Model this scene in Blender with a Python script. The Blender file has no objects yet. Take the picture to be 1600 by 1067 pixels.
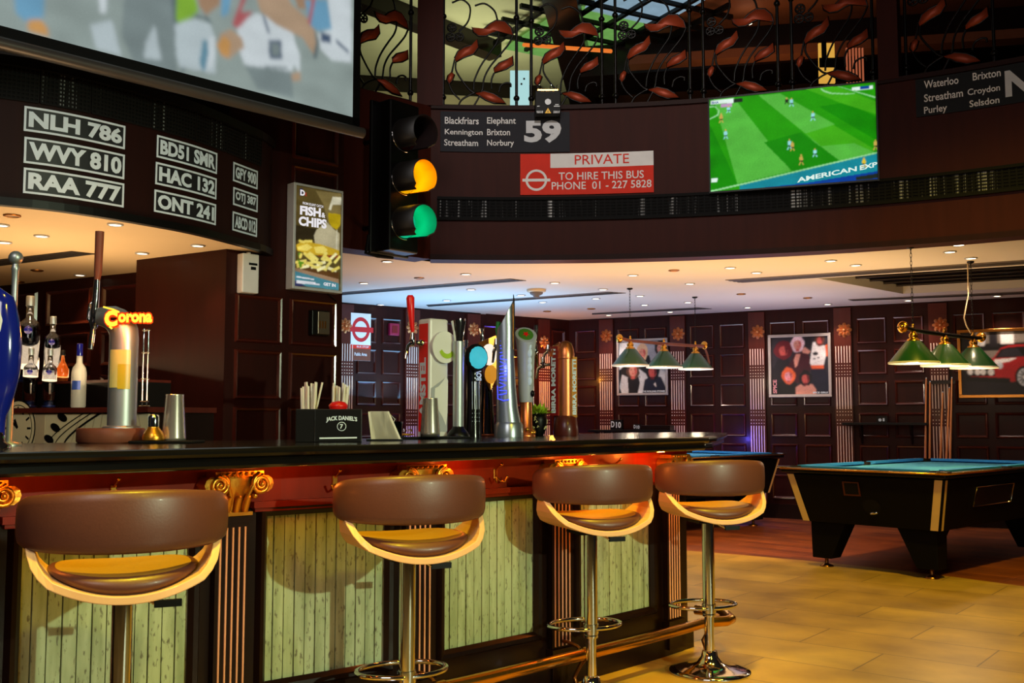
import bpy, bmesh, math, random
import numpy as np
from math import sin, cos, pi, sqrt, atan, atan2, radians
from mathutils import Vector, Matrix
from mathutils.geometry import tessellate_polygon
random.seed(7)
S = bpy.context.scene
COL = S.collection
# ------------------------------------------------------------------ camera
F = 1600.0
T = atan(121.5 / 1600)
EYE = 1.2
cam = bpy.data.objects.new('camera', bpy.data.cameras.new('camera'))
COL.objects.link(cam)
cam.location = (0, 0, EYE)
cam.rotation_euler = (pi / 2 + T, 0, 0)
cam.data.lens = 36
cam.data.sensor_width = 36
cam.data.clip_end = 100
S.camera = cam
# ------------------------------------------------------------------ world, exposure
S.view_settings.view_transform = 'Standard'
S.view_settings.look = 'None'
S.view_settings.exposure = 0.0
S.view_settings.gamma = 1.0
S.view_settings.use_curve_mapping = False
w = bpy.data.worlds.new('world')
S.world = w
w.use_nodes = True
w.node_tree.nodes['Background'].inputs[0].default_value = (0.9, 0.75, 0.6, 1)
w.node_tree.nodes['Background'].inputs[1].default_value = 0.012
try:
    S.cycles.max_bounces = 6
    S.cycles.sample_clamp_indirect = 3
except Exception:
    pass


def lamp(kind, name, loc, to, power, col, size=.1, size_y=None, angle=60, blend=.4):
    d = bpy.data.lights.new(name, kind)
    d.energy = power
    d.color = col
    if kind == 'AREA':
        d.size = size
        if size_y:
            d.shape = 'RECTANGLE'
            d.size_y = size_y
    else:
        d.shadow_soft_size = size
    if kind == 'SPOT':
        d.spot_size = radians(angle)
        d.spot_blend = blend
    o = bpy.data.objects.new(name, d)
    COL.objects.link(o)
    o.location = loc
    if to is not None:
        v = Vector(to) - Vector(loc)
        o.rotation_euler = v.to_track_quat('-Z', 'Y').to_euler()
    return o


# main stage spot that throws the stool shadows on the bar front
lamp('SPOT', 'key_spot', (4.6, -1.1, 2.5), (-.3, 3.9, .45), 1080, (.84, 1, .66), .05, angle=46, blend=.5)
# yellow washes from the atrium roof
lamp('SPOT', 'amber_bar_spot', (-.2, 2.2, 6.2), (-.75, 3.15, .7), 1900, (1, .74, .03), .2, angle=22, blend=.7)
lamp('SPOT', 'amber_bar_spot', (1.2, 3.4, 6.2), (.65, 4.55, .7), 1700, (1, .74, .03), .2, angle=20, blend=.7)
lamp('SPOT', 'amber_wash', (2.6, -1.0, 5.2), (-.2, 3.9, .5), 420, (1, .78, .04), .3, angle=40, blend=.8)
lamp('SPOT', 'floor_amber_spot', (2.8, 4.0, 6.0), (2.9, 7.0, 0), 1350, (1, .74, .06), .2, angle=58, blend=.7)
# soft room fill on the fascias
lamp('AREA', 'room_fill', (-1.4, -1.0, 4.4), (-.4, 8, 3.1), 105, (1, .93, .88), 2.0)
lamp('SPOT', 'sign_fill', (.4, 2.6, 5.6), (.7, 8.5, 3.3), 500, (1, .93, .86), .15, angle=44, blend=.8)  # added spot, brightens the balcony signs
# unseen upward lamps; warm and pale ones are added for bounced light
lamp('AREA', 'canopy_bounce_fill', (-2.9, 6.3, 1.5), (-2.75, 6.1, 3), 20, (1, .66, .34), 1.2)
lamp('AREA', 'canopy_bounce_fill', (-1.95, 5.0, 1.45), (-2.1, 5.6, 3), 12, (1, .66, .34), .8)
lamp('AREA', 'ceiling_warm_fill', (2.6, 8.9, 1.25), (2.6, 9.0, 3), 50, (1, .60, .22), 3.2, 1.2)
lamp('AREA', 'ceiling_warm_fill', (0.0, 9.2, 1.25), (0, 9.3, 3), 28, (1, .62, .34), 2.4, 1.0)
lamp('AREA', 'ceiling_blue_uplight', (-.6, 11.4, 1.5), (-.6, 11.5, 3), 52, (.25, .60, 1), 2.2, 1.4)
lamp('AREA', 'ceiling_pale_fill', (2.4, 11.2, 1.4), (2.4, 11.3, 3), 20, (.9, .82, 1), 2.6, 1.2)
# the strip under the counter
for p, q in (((-1.4, 2.95), 3), ((-.75, 3.62), 3), ((-.18, 4.18), 4), ((.35, 4.70), 8), ((.72, 5.08), 10)):
    lamp('POINT', 'counter_strip_light', (p[0] + .02, p[1], 1.02), None, q * .4, (1, .20, .02), .02)
# blue and orange accents on the far wall, a warm beam on the timber floor
lamp('POINT', 'blue_wall_light', (2.72, 12.55, .95), None, 9, (.12, .1, 1), .03)
lamp('POINT', 'blue_wall_light', (-1.3, 12.15, .9), None, 4, (.2, .18, 1), .03)
lamp('POINT', 'orange_wall_light', (.52, 13.2, 1.75), None, 14, (1, .34, .03), .03)
lamp('SPOT', 'timber_floor_spot', (2.3, 8.8, 2.5), (2.5, 10.3, 0), 240, (1, .56, .22), .08, angle=80, blend=.8)

# ------------------------------------------------------------------ pixel helpers (rays of the camera above)
CT, ST = cos(T), sin(T)


def ray(px, py):
    b = (533.5 - py) / F
    return (px - 800) / F, CT - b * ST, ST + b * CT


def atd(px, py, d):
    a, y, z = ray(px, py)
    k = d / y
    return Vector((a * k, d, EYE + z * k))


def atz(px, py, h):
    a, y, z = ray(px, py)
    k = (h - EYE) / z
    return Vector((a * k, y * k, h))


def xc(px, d, py=668):
    return atd(px, py, d).x


# ------------------------------------------------------------------ materials
def lin(c):
    return tuple(((x / 255 / 12.92) if x <= 10.3 else ((x / 255 + .055) / 1.055) ** 2.4) for x in c)


MATS = {}


def M(name, col, rough=.5, metal=0, var=.12, scale=9, coat=0, emit=0, bump=0, stretch=(1, 1, 1), alpha=None,
      trans=0, ior=1.45, spec=.5):
    if name in MATS:
        return MATS[name]
    m = bpy.data.materials.new(name)
    m.use_nodes = True
    nt = m.node_tree
    b = nt.nodes['Principled BSDF']
    L = lin(col)
    tc = nt.nodes.new('ShaderNodeTexCoord')
    mp = nt.nodes.new('ShaderNodeMapping')
    mp.inputs['Scale'].default_value = stretch
    nz = nt.nodes.new('ShaderNodeTexNoise')
    nz.inputs['Scale'].default_value = scale
    nz.inputs['Detail'].default_value = 4
    rp = nt.nodes.new('ShaderNodeMix')
    rp.data_type = 'RGBA'
    rp.inputs[6].default_value = (*[max(0, x * (1 - var)) for x in L], 1)
    rp.inputs[7].default_value = (*[min(1, x * (1 + var)) for x in L], 1)
    lk = nt.links.new
    lk(tc.outputs['Object'], mp.inputs[0])
    lk(mp.outputs[0], nz.inputs['Vector'])
    lk(nz.outputs[0], rp.inputs[0])
    if emit:
        b.inputs['Base Color'].default_value = (0, 0, 0, 1)
        lk(rp.outputs[2], b.inputs['Emission Color'])
        b.inputs['Emission Strength'].default_value = emit
        b.inputs['Specular IOR Level'].default_value = .1
    else:
        lk(rp.outputs[2], b.inputs['Base Color'])
        b.inputs['Specular IOR Level'].default_value = spec
    b.inputs['Roughness'].default_value = rough
    b.inputs['Metallic'].default_value = metal
    b.inputs['Coat Weight'].default_value = coat
    b.inputs['Coat Roughness'].default_value = .12
    if trans:
        b.inputs['Transmission Weight'].default_value = trans
        b.inputs['IOR'].default_value = ior
    if alpha is not None:
        b.inputs['Alpha'].default_value = alpha
    if bump:
        bp = nt.nodes.new('ShaderNodeBump')
        bp.inputs['Strength'].default_value = bump
        bp.inputs['Distance'].default_value = .01
        lk(nz.outputs[0], bp.inputs['Height'])
        lk(bp.outputs[0], b.inputs['Normal'])
    MATS[name] = m
    return m


def wood(name, c1, c2, rough=.3, coat=.3, scale=3, stretch=(6, 6, .6), spec=.25):
    m = M(name, c1, rough, coat=coat, scale=scale, stretch=stretch, spec=spec)
    nt = m.node_tree
    mix = [n for n in nt.nodes if n.type == 'MIX'][0]
    mix.inputs[6].default_value = (*lin(c1), 1)
    mix.inputs[7].default_value = (*lin(c2), 1)
    return m


wood('wood_dark', (15, 6, 4), (28, 11, 7), .32, .12)
wood('wood_wall', (32, 9, 6), (50, 14, 9), .4, .04, spec=.15)
wood('wood_moulding', (52, 17, 11), (78, 27, 18), .18, .8, spec=.8)
wood('wood_fascia', (48, 18, 12), (66, 26, 18), .5, .0, spec=.08)
wood('wood_rim', (30, 12, 8), (44, 17, 11), .5, .0, spec=.1)
wood('wood_redbrown', (62, 21, 14), (88, 31, 21), .35, .2)
wood('wood_mahogany', (92, 22, 4), (128, 36, 8), .4, .05, spec=.15)
wood('ply_wood', (226, 170, 118), (238, 188, 138), .4, .1)
wood('cue_wood', (214, 130, 74), (232, 160, 100), .35, .3)
wood('wood_disc', (104, 58, 42), (134, 76, 56), .5, 0)
M('leather_lit_yellow', (176, 134, 44), .42, bump=.03, scale=160, coat=.04)  # brown leather with the yellow light on the seats put into its colour
M('black_stone', (14, 12, 11), .16, coat=.2)
M('black_paint', (5, 4, 4), .4, spec=.25)
M('black_matte', (9, 8, 8), .7, spec=.15)
M('pool_black', (6, 5, 5), .6, spec=.1)
M('soft_black', (18, 17, 18), .5, spec=.15)
M('iron', (20, 17, 16), .35, .6)
M('charcoal', (46, 46, 52), .6, spec=.1)
M('plate_black', (18, 19, 26), .5)
M('letter_white', (204, 218, 232), .5, spec=.2)
M('letter_grey', (205, 208, 212), .5)
M('sign_red', (228, 60, 44), .6, spec=.1)
M('sign_white', (240, 238, 236), .5, spec=.2)
M('brass', (222, 160, 66), .25, 1)
M('old_brass', (170, 112, 52), .32, 1)
M('gold', (214, 150, 52), .32, .9, bump=.2, scale=40)
M('chrome', (222, 222, 224), .08, 1)
M('steel', (176, 182, 184), .42, .8, stretch=(1, 1, .05), scale=60)
M('tin', (216, 206, 196), .26, .85)
M('copper', (220, 128, 78), .34, .9)
M('copper_leaf', (168, 66, 34), .5, .3, var=.25)
M('leather', (92, 50, 37), .42, bump=.03, scale=160, coat=.04)
M('red_plastic', (206, 24, 22), .3)
M('magenta_plastic', (150, 20, 60), .4)
M('white_plastic', (214, 210, 208), .35)
M('grey_plastic', (178, 178, 180), .3)
M('straw_paper', (226, 216, 200), .6)
M('napkin', (226, 216, 196), .8)
M('cloth_blue', (60, 150, 190), .9, scale=90)
M('cushion_blue', (24, 124, 200), .8, scale=90)
M('shade_green', (24, 74, 34), .3, coat=.4)
M('shade_rim', (220, 216, 196), .4)
M('cream_strip', (214, 180, 116), .4)
M('flute_light', (246, 214, 196), .25, coat=.3)
M('flute_amber', (232, 164, 124), .3, coat=.3)
M('ceiling_paint', (206, 196, 188), .85, var=.05, scale=2)
M('canopy_paint', (216, 190, 150), .8, var=.05, scale=2)
M('vent_grey', (106, 96, 92), .6)
M('vent_dark', (40, 34, 32), .6)
M('lamp_glow', (255, 232, 200), emit=6)
M('bulb_glow', (255, 226, 170), emit=4)
M('lamp_off', (120, 96, 72), .5)
M('frame_cream', (206, 184, 150), .4)
M('frame_silver', (176, 166, 160), .35, .3)
M('blue_enamel', (18, 30, 130), .12, coat=.6)
M('glass', (168, 174, 186), .04, trans=1, var=.02)
M('frosted_glass', (214, 214, 206), .45, trans=.55)
M('blue_ball', (24, 26, 120), .12, coat=.4)
M('bottle_blue', (60, 90, 180), .3, .3)
M('liquor_amber', (150, 70, 24), .1, trans=.6)
M('plant_green', (158, 190, 40), .5, var=.3)
M('plant_pale', (206, 200, 150), .5)
M('paint_cream', (206, 196, 158), .7, scale=3)
M('key_box', (92, 80, 66), .3, .4)
M('tan_wall', (176, 160, 128), .8)
M('orange_ceiling', (120, 62, 30), .8)
M('petal_gold', (206, 132, 78), .42, .6)
M('white_soft', (222, 220, 216), .5)
M('tap_grey', (164, 166, 172), .35)
M('tap_silver', (150, 158, 166), .3, .8)
M('dark_red', (120, 16, 20), .35)
M('dark_glass', (8, 8, 10), .25, spec=.3)


def E(name, col, s=1.0, var=.0):
    return M(name, col, emit=s, var=var)


def P(name, col, var=.08, rough=.5):
    return M(name, col, rough, var=var, scale=30)


def plank_material():
    m = M('weathered_planks', (176, 190, 130), .6, var=.1)
    nt = m.node_tree
    b = nt.nodes['Principled BSDF']
    tc = nt.nodes['Texture Coordinate']
    lk = nt.links.new

    def noise(sc, st, det=6):
        mp = nt.nodes.new('ShaderNodeMapping')
        mp.inputs['Scale'].default_value = st
        n = nt.nodes.new('ShaderNodeTexNoise')
        n.inputs['Scale'].default_value = sc
        n.inputs['Detail'].default_value = det
        lk(tc.outputs['Object'], mp.inputs[0])
        lk(mp.outputs[0], n.inputs['Vector'])
        return n
    n1 = noise(9, (3, 3, .5))
    r1 = nt.nodes.new('ShaderNodeValToRGB')
    r1.color_ramp.elements[0].position = .35
    r1.color_ramp.elements[0].color = (*lin((146, 158, 112)), 1)
    r1.color_ramp.elements[1].position = .62
    r1.color_ramp.elements[1].color = (*lin((176, 188, 142)), 1)
    lk(n1.outputs[0], r1.inputs[0])
    n2 = noise(46, (2.0, 2.0, .7), 8)
    r2 = nt.nodes.new('ShaderNodeValToRGB')
    r2.color_ramp.elements[0].position = .585
    r2.color_ramp.elements[0].color = (0, 0, 0, 1)
    r2.color_ramp.elements[1].position = .68
    r2.color_ramp.elements[1].color = (.75, .75, .75, 1)
    lk(n2.outputs[0], r2.inputs[0])
    mx = nt.nodes.new('ShaderNodeMix')
    mx.data_type = 'RGBA'
    lk(r2.outputs[0], mx.inputs[0])
    lk(r1.outputs[0], mx.inputs[6])
    mx.inputs[7].default_value = (*lin((74, 62, 44)), 1)
    lk(mx.outputs[2], b.inputs['Base Color'])
    return m


def brick_floor(name, c1, c2, mortar, rot, sc, bw, rh, ms, rough, coat=0, bump=0):
    m = M(name, c1, rough, coat=coat)
    nt = m.node_tree
    b = nt.nodes['Principled BSDF']
    tc = nt.nodes['Texture Coordinate']
    lk = nt.links.new
    mp = nt.nodes.new('ShaderNodeMapping')
    mp.inputs['Rotation'].default_value = (0, 0, radians(rot))
    bt = nt.nodes.new('ShaderNodeTexBrick')
    bt.inputs['Scale'].default_value = sc
    bt.inputs['Color1'].default_value = (*lin(c1), 1)
    bt.inputs['Color2'].default_value = (*lin(c2), 1)
    bt.inputs['Mortar'].default_value = (*lin(mortar), 1)
    bt.inputs['Mortar Size'].default_value = ms
    bt.inputs['Brick Width'].default_value = bw
    bt.inputs['Row Height'].default_value = rh
    lk(tc.outputs['Object'], mp.inputs[0])
    lk(mp.outputs[0], bt.inputs['Vector'])
    nz = nt.nodes.new('ShaderNodeTexNoise')
    nz.inputs['Scale'].default_value = 2.6
    nz.inputs['Detail'].default_value = 9
    lk(mp.outputs[0], nz.inputs['Vector'])
    mx = nt.nodes.new('ShaderNodeMix')
    mx.data_type = 'RGBA'
    mx.blend_type = 'MULTIPLY'
    mx.inputs[0].default_value = .8
    lk(bt.outputs[0], mx.inputs[6])
    cr = nt.nodes.new('ShaderNodeValToRGB')
    cr.color_ramp.elements[0].position = .3
    cr.color_ramp.elements[0].color = (.45, .42, .38, 1)
    cr.color_ramp.elements[1].position = .7
    lk(nz.outputs[0], cr.inputs[0])
    lk(cr.outputs[0], mx.inputs[7])
    lk(mx.outputs[2], b.inputs['Base Color'])
    return m


def grille_material():
    """black mesh cloth behind which brighter stripes of backing show through the weave"""
    m = M('grille_mesh', (22, 21, 21), .7, spec=.1)
    nt = m.node_tree
    b = nt.nodes['Principled BSDF']
    tc = nt.nodes['Texture Coordinate']
    lk = nt.links.new
    n = nt.nodes.new('ShaderNodeTexNoise')
    mp = nt.nodes.new('ShaderNodeMapping')
    mp.inputs['Scale'].default_value = (1, 1, .02)
    n.inputs['Scale'].default_value = 11
    n.inputs['Detail'].default_value = 5
    n.inputs['Roughness'].default_value = .75
    lk(tc.outputs['Object'], mp.inputs[0])
    lk(mp.outputs[0], n.inputs['Vector'])
    r = nt.nodes.new('ShaderNodeValToRGB')
    r.color_ramp.elements[0].position = .56
    r.color_ramp.elements[0].color = (*lin((14, 13, 13)), 1)
    r.color_ramp.elements[1].position = .68
    r.color_ramp.elements[1].color = (*lin((190, 190, 190)), 1)
    lk(n.outputs[0], r.inputs[0])
    lk(r.outputs[0], b.inputs['Base Color'])
    return m


plank_material()
brick_floor('floor_tiles', (212, 168, 76), (182, 140, 58), (134, 104, 56), 38, 1.0, .9, .45, .004, .38)
brick_floor('floor_timber', (150, 76, 30), (112, 52, 20), (46, 20, 9), 47, 1.0, .9, .11, .003, .42, .0)
grille_material()


# ------------------------------------------------------------------ mesh builder
class MB:
    def __init__(self, mat=None, xf=None):
        self.v, self.f, self.mi, self.sm, self.mats = [], [], [], [], []
        self.xf = xf
        self.cur = 0
        if mat:
            self.mat(mat)

    def mat(self, name):
        if name not in self.mats:
            self.mats.append(name)
        self.cur = self.mats.index(name)
        return self

    def add(self, vs, fs, smooth=False):
        o = len(self.v)
        for p in vs:
            p = Vector(p)
            self.v.append(self.xf @ p if self.xf else p)
        for f in fs:
            self.f.append([i + o for i in f])
            self.mi.append(self.cur)
            self.sm.append(smooth)
        return self

    def box(self, c, s, rz=0, tap=(1, 1)):
        x, y, z = s[0] / 2, s[1] / 2, s[2] / 2
        R = Matrix.Rotation(rz, 3, 'Z')
        vs = []
        for k, (zz, t) in enumerate(((-z, tap[0]), (z, tap[1]))):
            for a, b_ in ((-x, -y), (x, -y), (x, y), (-x, y)):
                vs.append(R @ Vector((a * t, b_ * t, zz)) + Vector(c))
        return self.add(vs, [(3, 2, 1, 0), (4, 5, 6, 7), (0, 1, 5, 4), (1, 2, 6, 5), (2, 3, 7, 6), (3, 0, 4, 7)])

    def tube(self, pts, r, n=10, closed=False, cap=True):
        pts = [Vector(p) for p in pts]
        N = len(pts)
        rs = r if isinstance(r, (list, tuple)) else [r] * N
        vs, fs = [], []
        up = None
        for i, p in enumerate(pts):
            if closed:
                t = pts[(i + 1) % N] - pts[i - 1]
            else:
                t = pts[min(i + 1, N - 1)] - pts[max(i - 1, 0)]
            if t.length < 1e-9:
                t = Vector((0, 0, 1))
            t.normalize()
            if up is None:
                up = Vector((0, 0, 1)) if abs(t.z) < .9 else Vector((1, 0, 0))
            a = t.cross(up)
            if a.length < 1e-6:
                a = t.cross(Vector((1, 0, 0)))
            a.normalize()
            b_ = a.cross(t).normalized()
            up = b_
            for k in range(n):
                q = 2 * pi * k / n
                vs.append(p + (a * cos(q) + b_ * sin(q)) * rs[i])
        for i in range(N if closed else N - 1):
            j = (i + 1) % N
            for k in range(n):
                l = (k + 1) % n
                fs.append((i * n + k, i * n + l, j * n + l, j * n + k))
        self.add(vs, fs, True)
        if cap and not closed:
            self.add(vs[:n], [tuple(range(n))[::-1]])
            self.add(vs[-n:], [tuple(range(n))])
        return self

    def cyl(self, p0, p1, r, r1=None, n=20):
        return self.tube([p0, p1], [r, r if r1 is None else r1], n)

    def lathe(self, prof, c=(0, 0, 0), n=24, smooth=True, sx=1, sy=1):
        c = Vector(c)
        vs, fs = [], []
        for r, z in prof:
            for k in range(n):
                q = 2 * pi * k / n
                vs.append(c + Vector((r * cos(q) * sx, r * sin(q) * sy, z)))
        for i in range(len(prof) - 1):
            for k in range(n):
                l = (k + 1) % n
                fs.append((i * n + k, i * n + l, (i + 1) * n + l, (i + 1) * n + k))
        self.add(vs, fs, smooth)
        if prof[0][0] > 1e-4:
            self.add(vs[:n], [tuple(range(n))[::-1]])
        if prof[-1][0] > 1e-4:
            self.add(vs[-n:], [tuple(range(n))])
        return self

    def ball(self, c, r, n=14, s=(1, 1, 1)):
        prof = [(max(1e-5, r * sin(pi * i / 8)) * 1, -r * cos(pi * i / 8) * s[2]) for i in range(9)]
        return self.lathe(prof, c, n, sx=s[0], sy=s[1])

    def prism(self, poly, z0, z1):
        n = len(poly)
        vs = [(x, y, z0) for x, y in poly] + [(x, y, z1) for x, y in poly]
        fs = [tuple(range(n))[::-1], tuple(range(n, 2 * n))]
        fs += [(i, (i + 1) % n, n + (i + 1) % n, n + i) for i in range(n)]
        return self.add(vs, fs)

    # --- things laid on a mapped surface: mp(u, v, o) -> world
    def qbox(self, mp, u0, u1, v0, v1, o0, o1, nu=1):
        vs, fs = [], []
        for i in range(nu + 1):
            u = u0 + (u1 - u0) * i / nu
            vs += [mp(u, v0, o1), mp(u, v1, o1), mp(u, v1, o0), mp(u, v0, o0)]
        for i in range(nu):
            a, b_ = i * 4, i * 4 + 4
            for k in range(4):
                l = (k + 1) % 4
                fs.append((a + k, b_ + k, b_ + l, a + l))
        fs.append((0, 1, 2, 3))
        fs.append((nu * 4 + 3, nu * 4 + 2, nu * 4 + 1, nu * 4))
        return self.add(vs, fs)

    def mould(self, mp, u0, u1, v0, v1, w_, d):
        """raised moulding frame with a sloped profile"""
        rings = []
        for k, (ins, o) in enumerate(((0, 0), (w_ * .3, d), (w_ * .65, d * .8), (w_, 0.001))):
            rings.append([mp(u0 + ins, v0 + ins, o), mp(u1 - ins, v0 + ins, o), mp(u1 - ins, v1 - ins, o), mp(u0 + ins, v1 - ins, o)])
        vs = sum(rings, [])
        fs = []
        for i in range(3):
            for k in range(4):
                l = (k + 1) % 4
                fs.append((i * 4 + k, i * 4 + l, i * 4 + 4 + l, i * 4 + 4 + k))
        return self.add(vs, fs)

    def poly(self, mp, pts, o):
        return self.add([mp(u, v, o) for u, v in pts], [tuple(range(len(pts)))])

    def text(self, mp, s, u0, v0, w_, h, o=.002, bold=0.0, up=False):
        vs, fs = text_shape(s, bold)
        if up:
            pts = [mp(u0 + (1 - y) * w_, v0 + x * h, o) for x, y in vs]
        else:
            pts = [mp(u0 + x * w_, v0 + y * h, o) for x, y in vs]
        return self.add(pts, fs)

    def build(self, name, parent=None, label=None, cat=None, group=None, kind=None, world=True, bevel=0):
        vs = self.v
        if parent is not None and world and parent.name in FR:
            inv = FR[parent.name].inverted()
            vs = [inv @ p for p in vs]
        me = bpy.data.meshes.new(name)
        me.from_pydata([tuple(p) for p in vs], [], self.f)
        for mn in self.mats:
            me.materials.append(MATS[mn])
        me.polygons.foreach_set('material_index', self.mi)
        me.polygons.foreach_set('use_smooth', self.sm)
        bm = bmesh.new()
        bm.from_mesh(me)
        bmesh.ops.recalc_face_normals(bm, faces=bm.faces)
        bm.to_mesh(me)
        bm.free()
        me.update()
        o = bpy.data.objects.new(name, me)
        COL.objects.link(o)
        if parent is not None:
            o.parent = parent
            if parent.name in FR:
                FR[o.name] = FR[parent.name]
        else:
            FR[o.name] = Matrix.Identity(4)
        tag(o, label, cat, group, kind)
        if bevel:
            b_ = o.modifiers.new('bevel', 'BEVEL')
            b_.width = bevel
            b_.segments = 2
            b_.limit_method = 'ANGLE'
            b_.angle_limit = radians(40)
        return o


FR = {}
TXT = {}


def text_shape(s, bold=0):
    key = (s, bold)
    if key in TXT:
        return TXT[key]
    cu = bpy.data.curves.new('t', 'FONT')
    cu.body = s
    cu.size = 1
    cu.offset = bold
    cu.resolution_u = 3
    o = bpy.data.objects.new('t', cu)
    COL.objects.link(o)
    dg = bpy.context.evaluated_depsgraph_get()
    me = bpy.data.meshes.new_from_object(o.evaluated_get(dg))
    vs = [(v.co.x, v.co.y) for v in me.vertices]
    fs = [tuple(p.vertices) for p in me.polygons]
    bpy.data.objects.remove(o)
    bpy.data.curves.remove(cu)
    bpy.data.meshes.remove(me)
    x0, x1 = min(v[0] for v in vs), max(v[0] for v in vs)
    y0, y1 = min(v[1] for v in vs), max(v[1] for v in vs)
    TXT[key] = ([((x - x0) / (x1 - x0), (y - y0) / (y1 - y0)) for x, y in vs], fs)
    return TXT[key]


def tag(o, label=None, cat=None, group=None, kind=None):
    if label:
        o['label'] = label
    if cat:
        o['category'] = cat
    if group:
        o['group'] = group
    if kind:
        o['kind'] = kind
    return o


def thing(name, label, cat, loc=(0, 0, 0), rz=0, group=None):
    o = bpy.data.objects.new(name, None)
    o.empty_display_size = .1
    COL.objects.link(o)
    o.location = loc
    o.rotation_euler = (0, 0, rz)
    FR[o.name] = Matrix.Translation(Vector(loc)) @ Matrix.Rotation(rz, 4, 'Z')
    return tag(o, label, cat, group)


def dup(root, loc, rz=0, label=None, scale=None):
    r = root.copy()
    COL.objects.link(r)
    r.location = loc
    r.rotation_euler = (0, 0, rz)
    if scale:
        r.scale = scale
    if label:
        r['label'] = label
    for ch in list(root.children):
        c = ch.copy()
        COL.objects.link(c)
        c.parent = r
        for g in ch.children:
            d = g.copy()
            COL.objects.link(d)
            d.parent = c
    return r


def local(root):
    """surface map of a thing's own frame: identity; meshes are authored in local space"""
    return root


class Cv:
    """plan curve running left to right; normal points to the viewer's side"""

    def __init__(self, pts, smooth=True, n=12):
        pts = [Vector((p[0], p[1])) for p in pts]
        if smooth and len(pts) > 2:
            e = [pts[0] * 2 - pts[1]] + pts + [pts[-1] * 2 - pts[-2]]
            out = []
            for i in range(1, len(e) - 2):
                p0, p1, p2, p3 = e[i - 1:i + 3]
                for k in range(n):
                    t = k / n
                    out.append(.5 * ((2 * p1) + (p2 - p0) * t + (2 * p0 - 5 * p1 + 4 * p2 - p3) * t * t + (3 * p1 - p0 - 3 * p2 + p3) * t ** 3))
            out.append(pts[-1])
            pts = out
        self.p = pts
        self.s = [0]
        for a, b_ in zip(pts, pts[1:]):
            self.s.append(self.s[-1] + (b_ - a).length)
        self.L = self.s[-1]
        self.nt = []
        for i in range(len(pts)):
            t = pts[min(i + 1, len(pts) - 1)] - pts[max(i - 1, 0)]
            t.normalize()
            self.nt.append(t)

    def at(self, s):
        P_, Q = self.p, self.s
        if s <= 0:
            return P_[0] + (P_[1] - P_[0]).normalized() * s, (P_[1] - P_[0]).normalized()
        if s >= self.L:
            t = (P_[-1] - P_[-2]).normalized()
            return P_[-1] + t * (s - self.L), t
        lo = 0
        hi = len(Q) - 1
        while hi - lo > 1:
            m = (lo + hi) // 2
            if Q[m] <= s:
                lo = m
            else:
                hi = m
        k = (s - Q[lo]) / (Q[hi] - Q[lo])
        return P_[lo].lerp(P_[hi], k), self.nt[lo].lerp(self.nt[hi], k).normalized()

    def map(self, u, v, o=0):
        p, t = self.at(u)
        return Vector((p.x + t.y * o, p.y - t.x * o, v))

    def uv(self, px, py):
        a, y, z = ray(px, py)
        best = None
        n = len(self.p)
        for i in range(-1, n):
            A = self.p[0] - self.nt[0] * 3 if i < 0 else self.p[i]
            B = self.p[0] if i < 0 else (self.p[i + 1] if i + 1 < n else self.p[-1] + self.nt[-1] * 3)
            fa, fb = A.x * y - A.y * a, B.x * y - B.y * a
            if fa * fb <= 0 and fa != fb:
                k = fa / (fa - fb)
                p = A.lerp(B, k)
                if p.y <= 0:
                    continue
                s = (-3 + k * 3) if i < 0 else ((self.s[i] + k * (self.s[i + 1] - self.s[i])) if i + 1 < n else self.L + 3 * k)
                zz = EYE + z * p.y / y
                if best is None or p.y < best[2]:
                    best = (s, zz, p.y)
        return best[0], best[1]

    def off(self, o, s0=None, s1=None, n=30):
        s0 = 0 if s0 is None else s0
        s1 = self.L if s1 is None else s1
        return [tuple(self.map(s0 + (s1 - s0) * i / n, 0, o))[:2] for i in range(n + 1)]


def blob(cx, cy, rx, ry, n=16, rot=0):
    c_, s_ = cos(rot), sin(rot)
    out = []
    for k in range(n):
        x, y = rx * cos(2 * pi * k / n), ry * sin(2 * pi * k / n)
        out.append((cx + x * c_ - y * s_, cy + x * s_ + y * c_))
    return out


def line(p, q, w_):
    d = Vector((q[0] - p[0], q[1] - p[1]))
    n = Vector((-d.y, d.x)).normalized() * w_ / 2
    return [(p[0] - n.x, p[1] - n.y), (q[0] - n.x, q[1] - n.y), (q[0] + n.x, q[1] + n.y), (p[0] + n.x, p[1] + n.y)]


def picture(mb, mp, u0, v0, w_, h, shapes, o=.001, step=.0004):
    """flat printed shapes in a 0..1 frame on a surface, later ones on top"""
    for i, (mn, pts) in enumerate(shapes):
        mb.mat(mn)
        q = [(u0 + min(1, max(0, x)) * w_, v0 + min(1, max(0, y)) * h) for x, y in pts]
        mb.poly(mp, q, o + i * step)
    return o + len(shapes) * step


def image_material(emit):
    """shows the printed or displayed picture stored on the mesh (a colour attribute), with a fine grain"""
    name = 'picture_%s' % emit
    if name in MATS:
        return name
    m = bpy.data.materials.new(name)
    m.use_nodes = True
    nt = m.node_tree
    b = nt.nodes['Principled BSDF']
    at = nt.nodes.new('ShaderNodeAttribute')
    at.attribute_name = 'picture'
    if emit:
        b.inputs['Base Color'].default_value = (0, 0, 0, 1)
        b.inputs['Specular IOR Level'].default_value = .05
        nt.links.new(at.outputs['Color'], b.inputs['Emission Color'])
        b.inputs['Emission Strength'].default_value = emit
    else:
        nt.links.new(at.outputs['Color'], b.inputs['Base Color'])
        b.inputs['Roughness'].default_value = .45
        b.inputs['Specular IOR Level'].default_value = .3
    MATS[name] = m
    return name


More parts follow.
